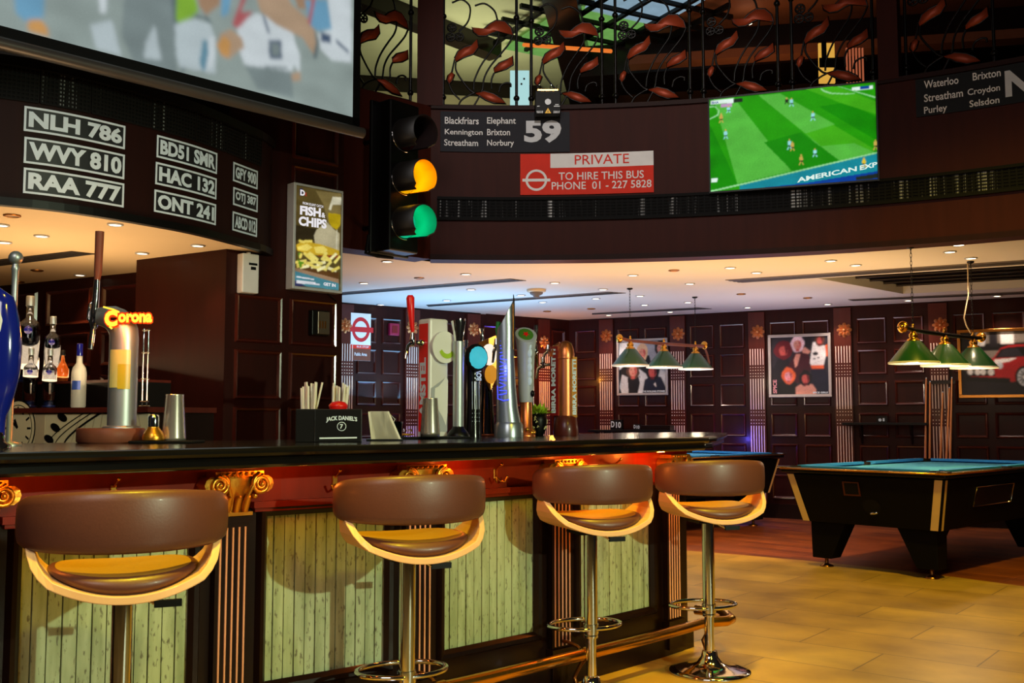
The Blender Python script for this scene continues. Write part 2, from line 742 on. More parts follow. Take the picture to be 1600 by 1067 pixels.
def blur_axis(a, sg, ax):
    if sg <= 0:
        return a
    n = max(1, int(sg * 3))
    k = np.exp(-.5 * (np.arange(-n, n + 1) / sg) ** 2)
    k /= k.sum()
    pad = [(0, 0)] * a.ndim
    pad[ax] = (n, n)
    p = np.pad(a, pad, mode='edge')
    out = np.zeros_like(a)
    for i, q in enumerate(k):
        sl = [slice(None)] * a.ndim
        sl[ax] = slice(i, i + a.shape[ax])
        out += q * p[tuple(sl)]
    return out


def raster(name, parent, mp, u0, v0, w_, h, shapes, pal, nx, ny, blur=.8, emit=0, grain=.05, o=.001, low=.0, seed=1):
    """a fine sheet whose vertices carry the picture: polygons drawn in order, then softened"""
    X, Y = np.meshgrid(np.linspace(0, 1, nx), np.linspace(0, 1, ny))
    img = np.zeros((ny, nx, 3))
    for q in shapes:
        col = np.array(lin(pal[q[0].split('_')[-1]]))
        pts = q[1]
        ins = np.zeros(X.shape, bool)
        n = len(pts)
        for k in range(n):
            (xa, ya), (xb, yb) = pts[k], pts[(k + 1) % n]
            if ya == yb:
                continue
            c = ((ya > Y) != (yb > Y)) & (X < (xb - xa) * (Y - ya) / (yb - ya) + xa)
            ins ^= c
        if len(q) > 2 and q[2] == 'all':
            ins[:] = True
        img[ins] = col
    img = blur_axis(blur_axis(img, blur, 0), blur, 1)
    rs = np.random.RandomState(seed)
    if low:
        g = blur_axis(blur_axis(rs.randn(ny, nx, 1), 5, 0), 9, 1)
        img *= 1 + low * g / (g.std() + 1e-9)
    img *= 1 + grain * rs.randn(ny, nx, 1)
    img = np.clip(img, 0, 1)
    vs = [mp(u0 + w_ * i / (nx - 1), v0 + h * j / (ny - 1), o) for j in range(ny) for i in range(nx)]
    fs = [(j * nx + i, j * nx + i + 1, (j + 1) * nx + i + 1, (j + 1) * nx + i) for j in range(ny - 1) for i in range(nx - 1)]
    mb = MB(image_material(emit))
    mb.add(vs, fs)
    ob = mb.build(name, parent)
    at = ob.data.color_attributes.new('picture', 'FLOAT_COLOR', 'POINT')
    rgba = np.ones((ny * nx, 4))
    rgba[:, :3] = img.reshape(-1, 3)
    at.data.foreach_set('color', rgba.ravel())
    return ob


def flat_area(mb, outer, holes, z):
    """flat horizontal polygon with holes"""
    loops = [[Vector((x, y, 0)) for x, y in outer]] + [[Vector((x, y, 0)) for x, y in h] for h in holes]
    tris = tessellate_polygon(loops)
    pts = [p for l in loops for p in l]
    mb.add([(p.x, p.y, z) for p in pts], [tuple(t) for t in tris])

# ================================================================== STRUCTURE
CEIL = 2.55
RAILZ = 3.85
# plan curves
arc = [(6.574 * sin(radians(a)), 1.98 + 6.574 * cos(radians(a))) for a in range(-6, 62, 4)]
FAS = Cv(arc)                                                # balcony front (concave)
FASL = Cv([(-1.9, 7.42), (-1.30, 7.98), tuple(FAS.p[0])], False)  # its straight return on the left
WR = Cv([(.78, 13.93), (6.6, 10.80)], False)                 # far right wall
WL = Cv([(-2.9, 11.08), (.78, 13.93)], False)                # far left wall
BARF = Cv([(-1.95, 2.79), (-1.54, 3.16), (-1.10, 3.575), (-.885, 3.775), (-.475, 4.10), (-.275, 4.272), (.10, 4.64), (.40, 4.935), (.70, 5.255), (.932, 5.531)])
CAN = Cv([(-3.6, 4.75), (-3.1, 4.93), (-2.62, 5.15), (-2.362, 5.32), (-2.128, 5.59), (-1.883, 5.95), (-1.703, 6.39), (-1.63, 6.60), (-1.615, 6.78)])
CANZ, CANT = 2.3, 3.04
PIL = Cv([(-1.85, 6.57), (-1.205, 7.215)], False)            # pillar face towards the taps
PIL1 = Cv([(-2.60, 7.03), (-1.85, 6.57)], False)             # pillar face towards the back bar
BACK = Cv([(-5.2, 8.95), (-2.60, 7.51)], False)              # wall behind the back bar


def wallmesh(cv, z0, z1, th, mat, nu=1, s0=None, s1=None):
    mb = MB(mat)
    mb.qbox(cv.map, 0 if s0 is None else s0, cv.L if s1 is None else s1, z0, z1, -th, 0, nu)
    return mb


# floors
edge = Cv([(-2.6, 11.6), (-1.0, 10.9), (.3, 10.25), (1.611, 9.50), (2.81, 8.56), (3.69, 7.49), (4.5, 6.1), (5.0, 4.4)])
ep = edge.off(0, n=40)
mb = MB('floor_tiles')
flat_area(mb, ep + [(5.0, -3), (-5.5, -3), (-5.5, 11.6)], [], 0)
mb.build('floor', kind='structure')
mb = MB('floor_timber')
flat_area(mb, ep[::-1] + [(-2.6, 14.6), (7.5, 14.6), (7.5, 4.4)], [], 0.0)
mb.build('floor_timber', kind='structure')

# ceiling under the balcony, with the recess on the right
R1, R2 = atz(1278, 435, CEIL), atz(1411, 459, CEIL)
fw = (atz(1600, 415, CEIL) - R1).normalized()
R3, R4 = R2 + fw * 4, R1 + fw * 4
rec = [(p.x, p.y) for p in (R1, R2, R3, R4)]
front = FASL.off(-.2, n=4)[:-1] + FAS.off(-.2, n=40)
outer = front + [(8.5, 4.6), (8.5, 9.6), (.8, 14.1), (-3.2, 11.0), (-3.2, 8.2), (-1.9, 7.5)]
mb = MB('ceiling_paint')
flat_area(mb, outer, [rec], CEIL)
flat_area(mb, outer, [rec], CEIL + .12)
for i in range(4):
    a, b = rec[i], rec[(i + 1) % 4]
    mb.add([(a[0], a[1], CEIL), (b[0], b[1], CEIL), (b[0], b[1], CEIL + .09), (a[0], a[1], CEIL + .36)], [(0, 1, 2, 3)])
mb.build('ceiling', kind='structure')
ins = [(R1 + (R3 - R1) * .02), (R2 + (R4 - R2) * .02), R3, R4]
mb = MB('black_paint')
flat_area(mb, rec, [], CEIL + .09)
# timber battens inside the recess
mb.mat('wood_dark')
for k in range(6):
    a = R1 + (R2 - R1) * (k + .5) / 6
    mb.tube([(a.x, a.y, CEIL + .08), (a.x + fw.x * 4, a.y + fw.y * 4, CEIL + .08)], .015, 4)
mb.build('ceiling_recess', kind='structure')


def panelling(cv, bays, rows, mb):
    for u0, u1, n in bays:
        w_ = (u1 - u0) / n
        for k in range(n):
            a, b = u0 + k * w_ + .035, u0 + (k + 1) * w_ - .035
            for z0, z1 in rows:
                mb.mould(cv.map, a, b, z0, z1, .035, .022)


ROWS = [(2.09, 2.40), (1.725, 2.025), (1.36, 1.65), (.985, 1.275), (.60, .90), (.23, .53)]
# far right wall: pilasters at the spots measured in the photograph
PILX = [949, 1061, 1185, 1320, 1470]
pu = [WR.uv(x, 640)[0] for x in PILX]
pu += [pu[-1] + 1.05, pu[-1] + 2.1]
wl = wallmesh(WR, 0, CEIL, .2, 'wood_wall').build('wall_right', kind='structure')
mb = MB('wood_moulding')
bays = [(.06, pu[0] - .12, 1)] + [(a + .12, b - .12, 2) for a, b in zip(pu, pu[1:])]
panelling(WR, bays, ROWS, mb)
mb.build('wall_panelling', wl)
mb = MB('wood_dark')
mb.qbox(WR.map, 0, WR.L, 0, .17, 0, .03)
mb.build('baseboard_right', kind='structure')


def pilaster(cv, u, parent, flute='flute_light', w_=.2):
    mb = MB('wood_redbrown')
    mb.qbox(cv.map, u - w_ / 2, u + w_ / 2, .17, CEIL - .02, 0, .035)
    p = mb.build('pilaster', parent)
    mb = MB(flute)
    for k in range(6):
        x = u - w_ / 2 + .02 + k * (w_ - .04) / 5
        for z0, z1 in ((.2, 1.12), (1.32, 1.70), (1.87, 2.07)):
            mb.qbox(cv.map, x - .0045, x + .0045, z0, z1, .035, .045)
    mb.build('fluting', p)
    mb = MB(flute)
    for k in range(6):
        x = u - w_ / 2 + .02 + k * (w_ - .04) / 5
        for z in (1.15, 1.19, 1.25, 1.29, 1.73, 1.765, 1.805, 1.84):
            mb.qbox(cv.map, x - .0045, x + .0045, z - .005, z + .005, .035, .043)
    mb.build('bead_row', p)


for u in pu:
    pilaster(WR, u, wl)
# far left wall
PILL = [537, 642, 738, 848]
pl = [WL.uv(x, 640)[0] for x in PILL]
wll = wallmesh(WL, 0, CEIL, .2, 'wood_wall').build('wall_left', kind='structure')
mb = MB('wood_moulding')
panelling(WL, [(pl[0] - .95, pl[0] - .12, 2)] + [(a + .12, b - .12, 2) for a, b in zip(pl, pl[1:])] + [(pl[3] + .12, WL.L - .05, 1)], ROWS, mb)
mb.build('wall_panelling', wll)
for u in pl:
    pilaster(WL, u, wll)
mb = MB('wood_dark')
mb.qbox(WL.map, 0, WL.L, 0, .17, 0, .03)
mb.build('baseboard_left', kind='structure')


def rosette(cv, px, py, label):
    u, z = cv.uv(px, py)
    c = cv.map(u, z, .036)
    t = thing('wall_rosette', label, 'ornament', c, 0, 'gilt rosettes on the pilasters')
    o = cv.map(u, z, 1.036) - c
    r = Vector((o.y * -1, o.x, 0))
    mp = lambda a, b, d: c + Vector((-r.x * a, -r.y * a, b)) + o * d
    mb = MB('petal_gold')
    for k in range(8):
        q = k * pi / 4
        pts = []
        for (x, y) in ((.012, -.012), (.06, -.026), (.088, -.012), (.088, .012), (.06, .026), (.012, .012)):
            pts.append((x * cos(q) - y * sin(q), x * sin(q) + y * cos(q)))
        vs = [mp(a, b, .003) for a, b in pts] + [mp(.05 * cos(q), .05 * sin(q), .035)]
        mb.add(vs, [(i, (i + 1) % 6, 6) for i in range(6)] + [tuple(range(6))])
    mb.build('petals', t)
    mb = MB('petal_gold')
    mb.ball(mp(0, 0, .02), .022, 10)
    mb.build('boss', t)


RL = ['left of the framed poster of the mop-haired band', 'between the mop-haired band poster and the red poster',
      'just left of the poster of five women', 'just right of the poster of five women', 'behind the lamps over the near pool table']
for x, y, l in zip(PILX, (525, 522, 519, 516, 508), RL):
    rosette(WR, x, y, 'gilt petal rosette on the wall ' + l)
for x, y, l in zip(PILL, (509, 512, 515, 535), ('beside the round bus stop sign', 'behind the tall red and white tap tower', 'behind the black twin taps', 'in orange light behind the white tap tower')):
    rosette(WL, x, y, 'gilt petal rosette on the wall ' + l)

# pillar next to the taps, and wall behind the back bar
mb = MB('wood_wall')
A, B, C_ = PIL1.p[0], PIL.p[0], PIL.p[1]
mb.prism([(A.x, A.y), (B.x, B.y), (C_.x, C_.y), (C_.x - .55, C_.y + .5), (A.x - .15, A.y + .55)], 0, 6.4)
pw = mb.build('wall_pillar', kind='structure')
mb = MB('wood_moulding')
for z0, z1 in ((1.70, 2.02), (1.33, 1.655), (.95, 1.28), (2.62, 2.94), (2.99, 3.27), (3.32, 3.62), (3.7, 4.0)):
    for a, b in ((.07, .42), (.48, .86)):
        if z0 > 2.5 and a < .3:
            continue
        mb.mould(PIL.map, a, b, z0, z1, .03, .022)
mb.build('wall_panelling', pw)
bw = wallmesh(BACK, 0, CANZ + .01, .15, 'wood_wall').build('wall_back', kind='structure')
mb = MB('wood_moulding')
panelling(BACK, [(BACK.L - 1.95 + i * .65, BACK.L - 1.35 + i * .65, 1) for i in range(3)], [(1.93, 2.22), (1.60, 1.87), (1.27, 1.54), (.94, 1.21)], mb)
mb.build('wall_panelling', bw)

# canopy over the bar
wood('wood_canopy', (26, 10, 8), (38, 15, 12), .5, .0, spec=.1)
cw = wallmesh(CAN, CANZ, CANT, .04, 'wood_canopy', 40).build('wall_canopy', kind='structure')
mb = MB('black_paint')
mb.qbox(CAN.map, 0, CAN.L, CANZ - .012, CANZ + .03, -.03, .018, 40)
mb.qbox(CAN.map, 0, CAN.L, CANT - .02, CANT + .03, -.03, .02, 40)
mb.build('canopy_rim', cw)
mb = MB('canopy_paint')
cp = CAN.off(-.03, n=40)
flat_area(mb, cp + [(-1.85, 6.57), (-2.60, 7.03), (-2.60, 7.6), (-5.2, 9.0), (-5.4, 8.9), (-5.4, 5.5)], [], CANZ)
mb.build('ceiling_canopy', kind='structure')
mb = MB('black_matte')
flat_area(mb, cp + [(-1.85, 6.57), (-2.60, 7.03), (-5.2, 8.9), (-5.4, 5.5)], [], CANT)
mb.build('trim_canopy_top', kind='structure')

# balcony front
fa = wallmesh(FAS, CEIL - .01, RAILZ, .22, 'wood_fascia', 48).build('wall_balcony', kind='structure')
mb = MB('wood_rim')
mb.qbox(FAS.map, 0, FAS.L, CEIL - .015, CEIL + .03, 0, .015, 48)
mb.qbox(FAS.map, 0, FAS.L, RAILZ - .025, RAILZ + .012, -.24, .025, 48)
mb.build('balcony_rim', fa)
wallmesh(FASL, CEIL - .01, RAILZ, .22, 'wood_fascia').build('wall_balcony_return', kind='structure')
mb = MB('black_matte')
fl = FASL.off(-.22, n=4)[:-1] + FAS.off(-.22, n=40)
flat_area(mb, fl + [(9, 4.6), (9, 17), (-4, 17), (-4, 9)], [], RAILZ - .05)
mb.build('floor_balcony', kind='structure')
# ventilation grille along the balcony front
uA, zA = FAS.uv(683, 327)
mb = MB('grille_mesh')
gz0, gz1 = FAS.uv(800, 343)[1], FAS.uv(800, 311)[1]
mb.qbox(FAS.map, uA, FAS.L, gz0, gz1, 0, .006, 48)
g = mb.build('ventilation_grille', fa)
mb = MB('black_matte')
for z in (gz0, gz1):
    mb.qbox(FAS.map, uA, FAS.L, z - .012, z + .012, 0, .022, 48)
n = 150
for i in range(n):
    u = uA + (FAS.L - uA) * i / n
    mb.qbox(FAS.map, u, u + .012, gz0, gz1, .004, .012)
for k in range(7):
    z = gz0 + (gz1 - gz0) * (k + .5) / 7
    mb.qbox(FAS.map, uA, FAS.L, z - .004, z + .004, .004, .012, 48)
mb.build('grille_bars', fa)
# pillars rising from the balcony front
for (px0, px1, cv) in ((652, 692, FAS), (1373, 1405, FAS)):
    u0, u1 = cv.uv(px0, 120)[0], cv.uv(px1, 120)[0]
    mb = MB('wood_fascia')
    mb.qbox(cv.map, u0, u1, RAILZ, 6.2, -.2, .03)
    mb.build('wall_pillar_upper', kind='structure')

# upper storey behind the railing
mb = MB('black_matte')
mb.box((2.5, 14.5, 4.9), (14, .1, 2.4))
mb.build('wall_upper', kind='structure')
UC = 5.7
mb = MB('paint_cream')
mb.add([(-4, 8.8, UC), (.95, 9.0, UC), (.95, 14.5, UC), (-4, 14.5, UC)], [(0, 1, 2, 3)])
mb.mat('orange_ceiling').add([(.9, 9.0, UC + .02), (9, 9.0, UC + .02), (9, 14.5, UC + .02), (.9, 14.5, UC + .02)], [(0, 1, 2, 3)])
mb.build('ceiling_upper', kind='structure')
mb = MB('wood_dark')
for (p, q, w_, h) in (((-4, 13.0), (.35, 13.8), .5, .5), ((.4, 9.5), (1.1, 14.5), .35, .3), ((.9, 12.3), (9, 10.6), .8, .45), ((-2, 10.0), (-.2, 12.0), .2, .2)):
    d = Vector((q[0] - p[0], q[1] - p[1], 0))
    c = Vector(((p[0] + q[0]) / 2, (p[1] + q[1]) / 2, UC - h / 2 + .01))
    mb.box(c, (d.length, w_, h), atan2(d.y, d.x))
mb.build('trim_beams', kind='structure')
mb = MB('tan_wall')
mb.box((-.9, 13.35, 5.22), (2.6, .25, .5), .18)
mb.mat('orange_ceiling').box((3.4, 11.0, 5.25), (4.2, .22, .10), -.2)
mb.build('trim_cornice', kind='structure')
lamp('AREA', 'upper_room_light', (-.4, 11.6, 4.4), (-.4, 11.8, 6), 26, (.86, .95, .62), 1.4)
lamp('AREA', 'upper_room_light', (2.6, 10.4, 4.5), (2.9, 10.6, 6), 9, (1, .6, .28), 1.6)
# leaded skylight on the upper ceiling
E('skylight_green', (112, 168, 84), .8, .3)
E('skylight_blue', (150, 180, 200), .7, .2)
t = thing('skylight', 'green and pale blue leaded skylight seen through the railing', 'skylight', (1.1, 11.2, UC - .05))
mb = MB('skylight_green')
mb.box((.75, 11.6, UC - .06), (1.1, 1.5, .02), .5)
mb.mat('skylight_blue').box((1.45, 10.6, UC - .06), (1.0, 1.0, .02), .5)
mb.build('glass_pane', t)
mb = MB('black_paint')
for k in range(5):
    q = -.85 + k * .42
    for r0 in (.5, .5 + pi / 2):
        d = Vector((cos(r0), sin(r0), 0))
        n_ = Vector((-d.y, d.x, 0))
        c = Vector((1.05, 11.2, UC - .085)) + n_ * q
        mb.box(c, (2.2, .045, .05), r0)
mb.build('glazing_bars', t)
# cove strips, screens and notices of the upper storey
E('amber_glow', (214, 110, 40), 1.2)
E('cyan_screen', (170, 215, 215), 1)
E('notice_yellow', (226, 170, 70), .9)
E('pink_glow', (170, 90, 60), .9)
mb = MB('amber_glow')
a, b = atd(818, 70, 11.2), atd(955, 80, 10.4)
mb.tube([a, b], .022, 6)
mb.build('cove_light', label='long orange cove light seen through the railing left of the laser lamp', cat='light')
mb = MB('amber_glow')
mb.tube([atd(1058, 123, 12.6), atd(1092, 122, 12.6)], .022, 6)
mb.build('cove_light', label='short orange cove light seen through the railing left of the green screen', cat='light')
for (x, y, l) in ((1168, 37, 'second from the right'), (1290, 7, 'rightmost')):
    c = atd(x, y, 11.0)
    mb = MB('lamp_glow')
    mb.lathe([(.001, 0), (.05, 0), (.05, .02)], c, 14)
    mb.build('ceiling_lamp', label='small bright lamp on the upper ceiling, %s above the green screen' % l, cat='light')
c = atd(1582, 30, 11)
mb = MB('amber_glow')
mb.box(c, (.14, .03, .02))
mb.box(c + Vector((.2, 0, 0)), (.05, .03, .02))
mb.box(c + Vector((-.02, 0, -.08)), (.06, .03, .015))
mb.build('wall_light', label='row of dim orange lights high in the dark right corner', cat='light')
t = thing('upstairs_screen', 'pale cyan screen glowing upstairs behind the railing', 'screen', atd(813, 160, 11.4))
a, b = atd(797, 170, 11.4), atd(827, 111, 11.4)
mb = MB('cyan_screen')
mb.box(((a.x + b.x) / 2, 11.4, (a.z + b.z) / 2), (b.x - a.x, .04, b.z - a.z))
mb.mat('black_paint')
for q in ((-.03, .1), (.05, .12), (.02, .06)):
    mb.box(((a.x + b.x) / 2 + q[0], 11.375, (a.z + b.z) / 2 + q[1]), (.02, .01, .02))
mb.build('screen', t)
mb = MB('black_paint')
mb.tube([((a.x + b.x) / 2, 11.44, 3.805), ((a.x + b.x) / 2, 11.44, b.z - .1)], .03, 8)
mb.build('stand', t)
t = thing('upstairs_notice', 'yellow lit notice panel upstairs above the green screen', 'notice', atd(1290, 120, 10.2))
a, b = atd(1280, 130, 10.2), atd(1303, 68, 10.2)
mb = MB('notice_yellow')
mb.box(((a.x + b.x) / 2, 10.2, (a.z + b.z) / 2), (b.x - a.x, .03, b.z - a.z))
mb.mat('black_paint')
mb.box(((a.x + b.x) / 2, 10.18, (a.z + b.z) / 2 - .0), (b.x - a.x, .01, .1))
mb.box((a.x + .05, 10.18, b.z - .12), (.05, .01, .26))
mb.build('panel', t)
mb = MB('black_paint')
mb.tube([((a.x + b.x) / 2, 10.24, 3.805), ((a.x + b.x) / 2, 10.24, b.z - .1)], .03, 8)
mb.build('stand', t)
a = atd(1336, 132, 10.2)
t = thing('slatted_lamp', 'reddish slatted light standing upstairs right of the yellow notice', 'light', (a.x, 10.2, 3.805))
for k in range(6):
    a = atd(1324 + k * 5, 132, 10.2)
    mb = MB('pink_glow')
    mb.box((a.x, 10.2, a.z + .19), (.012, .02, .38))
    mb.build('slat', t)
mb = MB('black_paint')
a = atd(1336, 132, 10.2)
mb.box((a.x, 10.2, (3.805 + a.z) / 2), (.2, .06, a.z - 3.805))
mb.build('base', t)

# ================================================================== SIGNS, SCREENS, RAILING
def uvbox(cv, x0, y0, x1, y1):
    """surface box from a left-bottom and a right-top pixel"""
    a, b = cv.uv(x0, y0), cv.uv(x1, y1)
    return a[0], a[1], b[0] - a[0], b[1] - a[1]


def put(mb, cv, s, x0, x1, ytl, ybl, o, bold=.0, up=False):
    """text filling the box whose left edge runs ytl..ybl at pixel column x0 and whose right edge is at x1"""
    u0, z1 = cv.uv(x0, ytl)
    z0 = cv.uv(x0, ybl)[1]
    u1 = cv.uv(x1, ytl)[0]
    mb.text(cv.map, s, u0, z0, u1 - u0, z1 - z0, o, bold, up)


# route board on the balcony
u0, v0, w_, h = uvbox(FAS, 688, 237, 890, 175)
c = FAS.map(u0 + w_ / 2, v0, .01)
t = thing('route_sign', 'dark grey route board with the number 59 on the balcony front', 'sign', c)
mb = MB('charcoal')
mb.qbox(FAS.map, u0, u0 + w_, v0, v0 + h, .001, .012, 12)
mb.build('board', t)
mb = MB('sign_white')
for s, x0, x1, ya, yb in (('Blackfriars', 695, 748, 183, 194), ('Elephant', 761, 806, 184, 197), ('Kennington', 695, 754, 202, 213), ('Brixton', 761, 797, 202, 212), ('Streatham', 694, 747, 218, 228), ('Norbury', 761, 803, 219, 231)):
    mb = MB('sign_white')
    put(mb, FAS, s, x0, x1, ya, yb, .0135, .012)
    mb.build('place_name', t)
mb = MB('letter_grey')
put(mb, FAS, '59', 819, 877, 189, 224, .0135, .045)
mb.build('route_number', t)
# red hire sign
u0, v0, w_, h = uvbox(FAS, 813, 305, 1021, 236)
t = thing('hire_sign', 'red and white hire notice with a roundel on the balcony front', 'sign', FAS.map(u0 + w_ / 2, v0, .01))
mb = MB('sign_red')
mb.qbox(FAS.map, u0, u0 + w_, v0, v0 + h, .001, .012, 12)
mb.build('board', t)
mb = MB('sign_white')
a = FAS.uv(860, 263)
mb.qbox(FAS.map, a[0], u0 + w_, a[1], v0 + h, .0125, .0135, 8)
mb.build('white_band', t)
mb = MB('sign_red')
put(mb, FAS, 'PRIVATE', 898, 983, 243, 258, .0148, .004)
mb.build('lettering', t)
mb = MB('sign_white')
put(mb, FAS, 'TO HIRE THIS BUS', 873, 1006, 270, 282, .0138, .008)
mb.build('lettering', t)
mb = MB('sign_white')
put(mb, FAS, 'PHONE  01 - 227 5828', 862, 1018, 285, 297, .0138, .008)
mb.build('lettering', t)
c0 = FAS.uv(838, 282)


def roundel(cv, u, z, r1, r2, bw, bh, o, ring, bar, sx=1):
    mb = MB(ring)
    n = 32
    vs = []
    for k in range(n):
        q = 2 * pi * k / n
        vs += [cv.map(u + r1 * cos(q) * sx, z + r1 * sin(q), o), cv.map(u + r2 * cos(q) * sx, z + r2 * sin(q), o)]
    mb.add(vs, [(2 * k, 2 * k + 1, (2 * k + 3) % (2 * n), (2 * k + 2) % (2 * n)) for k in range(n)])
    mb.mat(bar)
    mb.poly(cv.map, [(u - bw, z - bh), (u + bw, z - bh), (u + bw, z + bh), (u - bw, z + bh)], o + .0008)
    return mb


roundel(FAS, c0[0], c0[1], .072, .092, .118, .012, .0138, 'sign_white', 'sign_white').build('roundel', t)
# board at the right edge
FB = FAS
u0, z0 = FAS.uv(1432, 178)
u1, z1 = FAS.uv(1640, 80)
t = thing('route_board', 'black route board with Croydon and a large N at the right edge', 'sign', FAS.map(u0, z0 - .03, .01))
mb = MB('soft_black')
mb.qbox(FAS.map, u0, u1, z0 - .03, RAILZ - .03, .001, .012, 12)
mb.build('board', t)
mb = MB('sign_white')
for s, x0, x1, ya, yb in (('Waterloo', 1444, 1498, 127.5, 139.5), ('Brixton', 1520, 1564, 115, 127), ('Streatham', 1444, 1505, 148.5, 160.5), ('Croydon', 1512, 1563, 140, 153), ('Purley', 1444, 1480, 168, 182), ('Selsdon', 1515, 1562, 158, 168.5)):
    mb = MB('sign_white')
    put(mb, FAS, s, x0, x1, ya, yb, .0135, .012)
    mb.build('place_name', t)
mb = MB('letter_grey')
put(mb, FAS, 'N', 1570, 1612, 112, 153, .0138, .045)
mb.build('route_letter', t)

# television on the balcony
tvA, tvB = FAS.uv(1110, 230), FAS.uv(1371, 205)
TV = Cv([tuple(FAS.map(tvA[0], 0, .055))[:2], tuple(FAS.map(tvB[0], 0, .055))[:2]], False)
zb = (TV.uv(1112, 298)[1] + TV.uv(1371, 281)[1]) / 2
zt = (TV.uv(1110, 157)[1] + TV.uv(1371, 126)[1]) / 2
t = thing('television', 'wall television showing a green football pitch on the balcony front', 'television', TV.map(TV.L / 2, zb, 0))
mb = MB('black_paint')
mb.qbox(TV.map, -.012, TV.L + .012, zb - .014, zt + .014, -.04, 0)
mb.build('housing', t)
G = dict(ga=(36, 150, 8), gb=(64, 168, 22), gc=(84, 180, 62), gd=(22, 134, 6), teal=(20, 134, 150), blue=(8, 60, 150), wht=(220, 240, 230), wl=(150, 214, 150), kit=(150, 220, 225), dk=(30, 40, 30), skin=(200, 170, 80), yel=(220, 190, 50), pink=(190, 150, 190))
for k in ('wht', 'blue'):
    E('tv_' + k, G[k], 1, .12)


def tvp(x, y):
    """pixel of the zoomed screen crop -> 0..1"""
    xl, xr = 60, 1490
    u = (x - xl) / (xr - xl)
    yt, yb = 205 + (30 - 205) * u, 978 + (868 - 978) * u
    return u, (yb - y) / (yb - yt)


def tvq(*a):
    return [tvp(*p) for p in a]


sh = [('tv_ga', [(0, 0), (1, 0), (1, 1), (0, 1)]),
      ('tv_gc', tvq((100, 200), (280, 180), (770, 800), (300, 910))),
      ('tv_gd', tvq((60, 420), (80, 450), (300, 910), (60, 975))),
      ('tv_gb', tvq((500, 160), (690, 140), (1480, 620), (1180, 720))),
      ('tv_gc', tvq((500, 160), (690, 140), (1150, 400), (900, 480))),
      ('tv_gc', tvq((900, 480), (1010, 590), (1300, 560), (1490, 650), (1180, 720))),
      ('tv_gd', tvq((540, 560), (860, 470), (1180, 710), (780, 800))),
      ('tv_gd', tvq((1020, 250), (1230, 210), (1490, 330), (1490, 540))),
      ('tv_gb', tvq((900, 95), (1170, 70), (1490, 200), (1490, 310), (1200, 215))),
      ('tv_teal', tvq((320, 915), (1490, 650), (1490, 868), (320, 962))),
      ('tv_blue', tvq((330, 965), (900, 900), (1490, 800), (1490, 880), (330, 985))),
      ('tv_wl', tvq((60, 970), (1490, 636), (1490, 648), (60, 983))),
      ('tv_wl', tvq((1180, 72), (1190, 72), (1490, 160), (1490, 172))),
      ('tv_wl', tvq((1030, 95), (1060, 120), (1120, 138), (1240, 140), (1340, 130), (1240, 132), (1130, 128), (1070, 110), (1045, 92))),
      ('tv_wl', tvq((60, 270), (110, 268), (140, 295), (130, 330), (60, 365), (60, 374), (140, 338), (152, 295), (115, 260), (60, 262))),
      ('tv_wht', tvq((70, 215), (280, 190), (280, 225), (70, 250))),
      ('tv_dk', tvq((280, 195), (360, 185), (360, 218), (280, 228))),
      ('tv_pink', tvq((165, 240), (265, 230), (265, 260), (165, 268))),
      ('tv_wht', tvq((1295, 80), (1470, 60), (1470, 90), (1295, 108))),
      ('tv_blue', tvq((1365, 74), (1440, 65), (1440, 88), (1365, 97))),
      ('tv_wht', tvq((65, 870), (128, 862), (118, 895), (65, 900))),
      ('tv_dk', tvq((1310, 850), (1490, 820), (1490, 862), (1310, 880)))]
for (x, y, kit, h_) in ((232, 285, 'tv_kit', 60), (165, 360, 'tv_skin', 80), (203, 495, 'tv_kit', 85), (745, 205, 'tv_dk', 55), (785, 215, 'tv_kit', 75), (965, 330, 'tv_kit', 80), (760, 575, 'tv_kit', 90), (785, 590, 'tv_skin', 85), (858, 705, 'tv_skin', 90), (975, 645, 'tv_kit', 70), (1380, 730, 'tv_yel', 90), (1478, 575, 'tv_skin', 90)):
    a = h_ / 2
    sh.append(('tv_dk', tvq((x - 10, y), (x + 12, y), (x + 14, y + a * .45), (x - 12, y + a * .45))))
    sh.append((kit, tvq((x - 13, y - a * .6), (x + 13, y - a * .65), (x + 16, y - a * .1), (x + 10, y + a * .15), (x - 10, y + a * .15), (x - 16, y))))
    sh.append((kit, tvq((x - 10, y + a * .4), (x - 2, y + a * .4), (x - 12, y + a), (x - 22, y + a))))
    sh.append((kit, tvq((x + 2, y + a * .4), (x + 10, y + a * .4), (x + 22, y + a * .9), (x + 12, y + a * .95))))
    sh.append(('tv_skin', tvq(*blob(x, y - a * .85, 7, 9, 8))))
scr = raster('screen', t, TV.map, 0, zb, TV.L, zt - zb, sh, G, 300, 168, .75, 1.0, .05, .001, .05)
oo = .0025
mb = MB('tv_wht')


def tvmap(x0, y0, x1, y1, hpx):
    """text strip along a slanted baseline of the screen crop"""
    def mp(u, v, o):
        p = tvp(x0 + (x1 - x0) * u, y0 + (y1 - y0) * u - v * hpx)
        return TV.map(p[0] * TV.L, zb + p[1] * (zt - zb), o)
    return mp


mb.text(tvmap(820, 900, 1320, 800, 42), 'AMERICAN', 0, 0, 1, 1, oo, .03)
mb.build('lettering', scr)
mb = MB('tv_wht')
mb.text(tvmap(1345, 795, 1488, 762, 42), 'EXP', 0, 0, 1, 1, oo, .03)
mb.build('lettering', scr)
mb = MB('tv_blue')
mb.text(tvmap(84, 243, 145, 236, 20), 'BHA', 0, 0, 1, 1, oo, .01)
mb.build('lettering', scr)

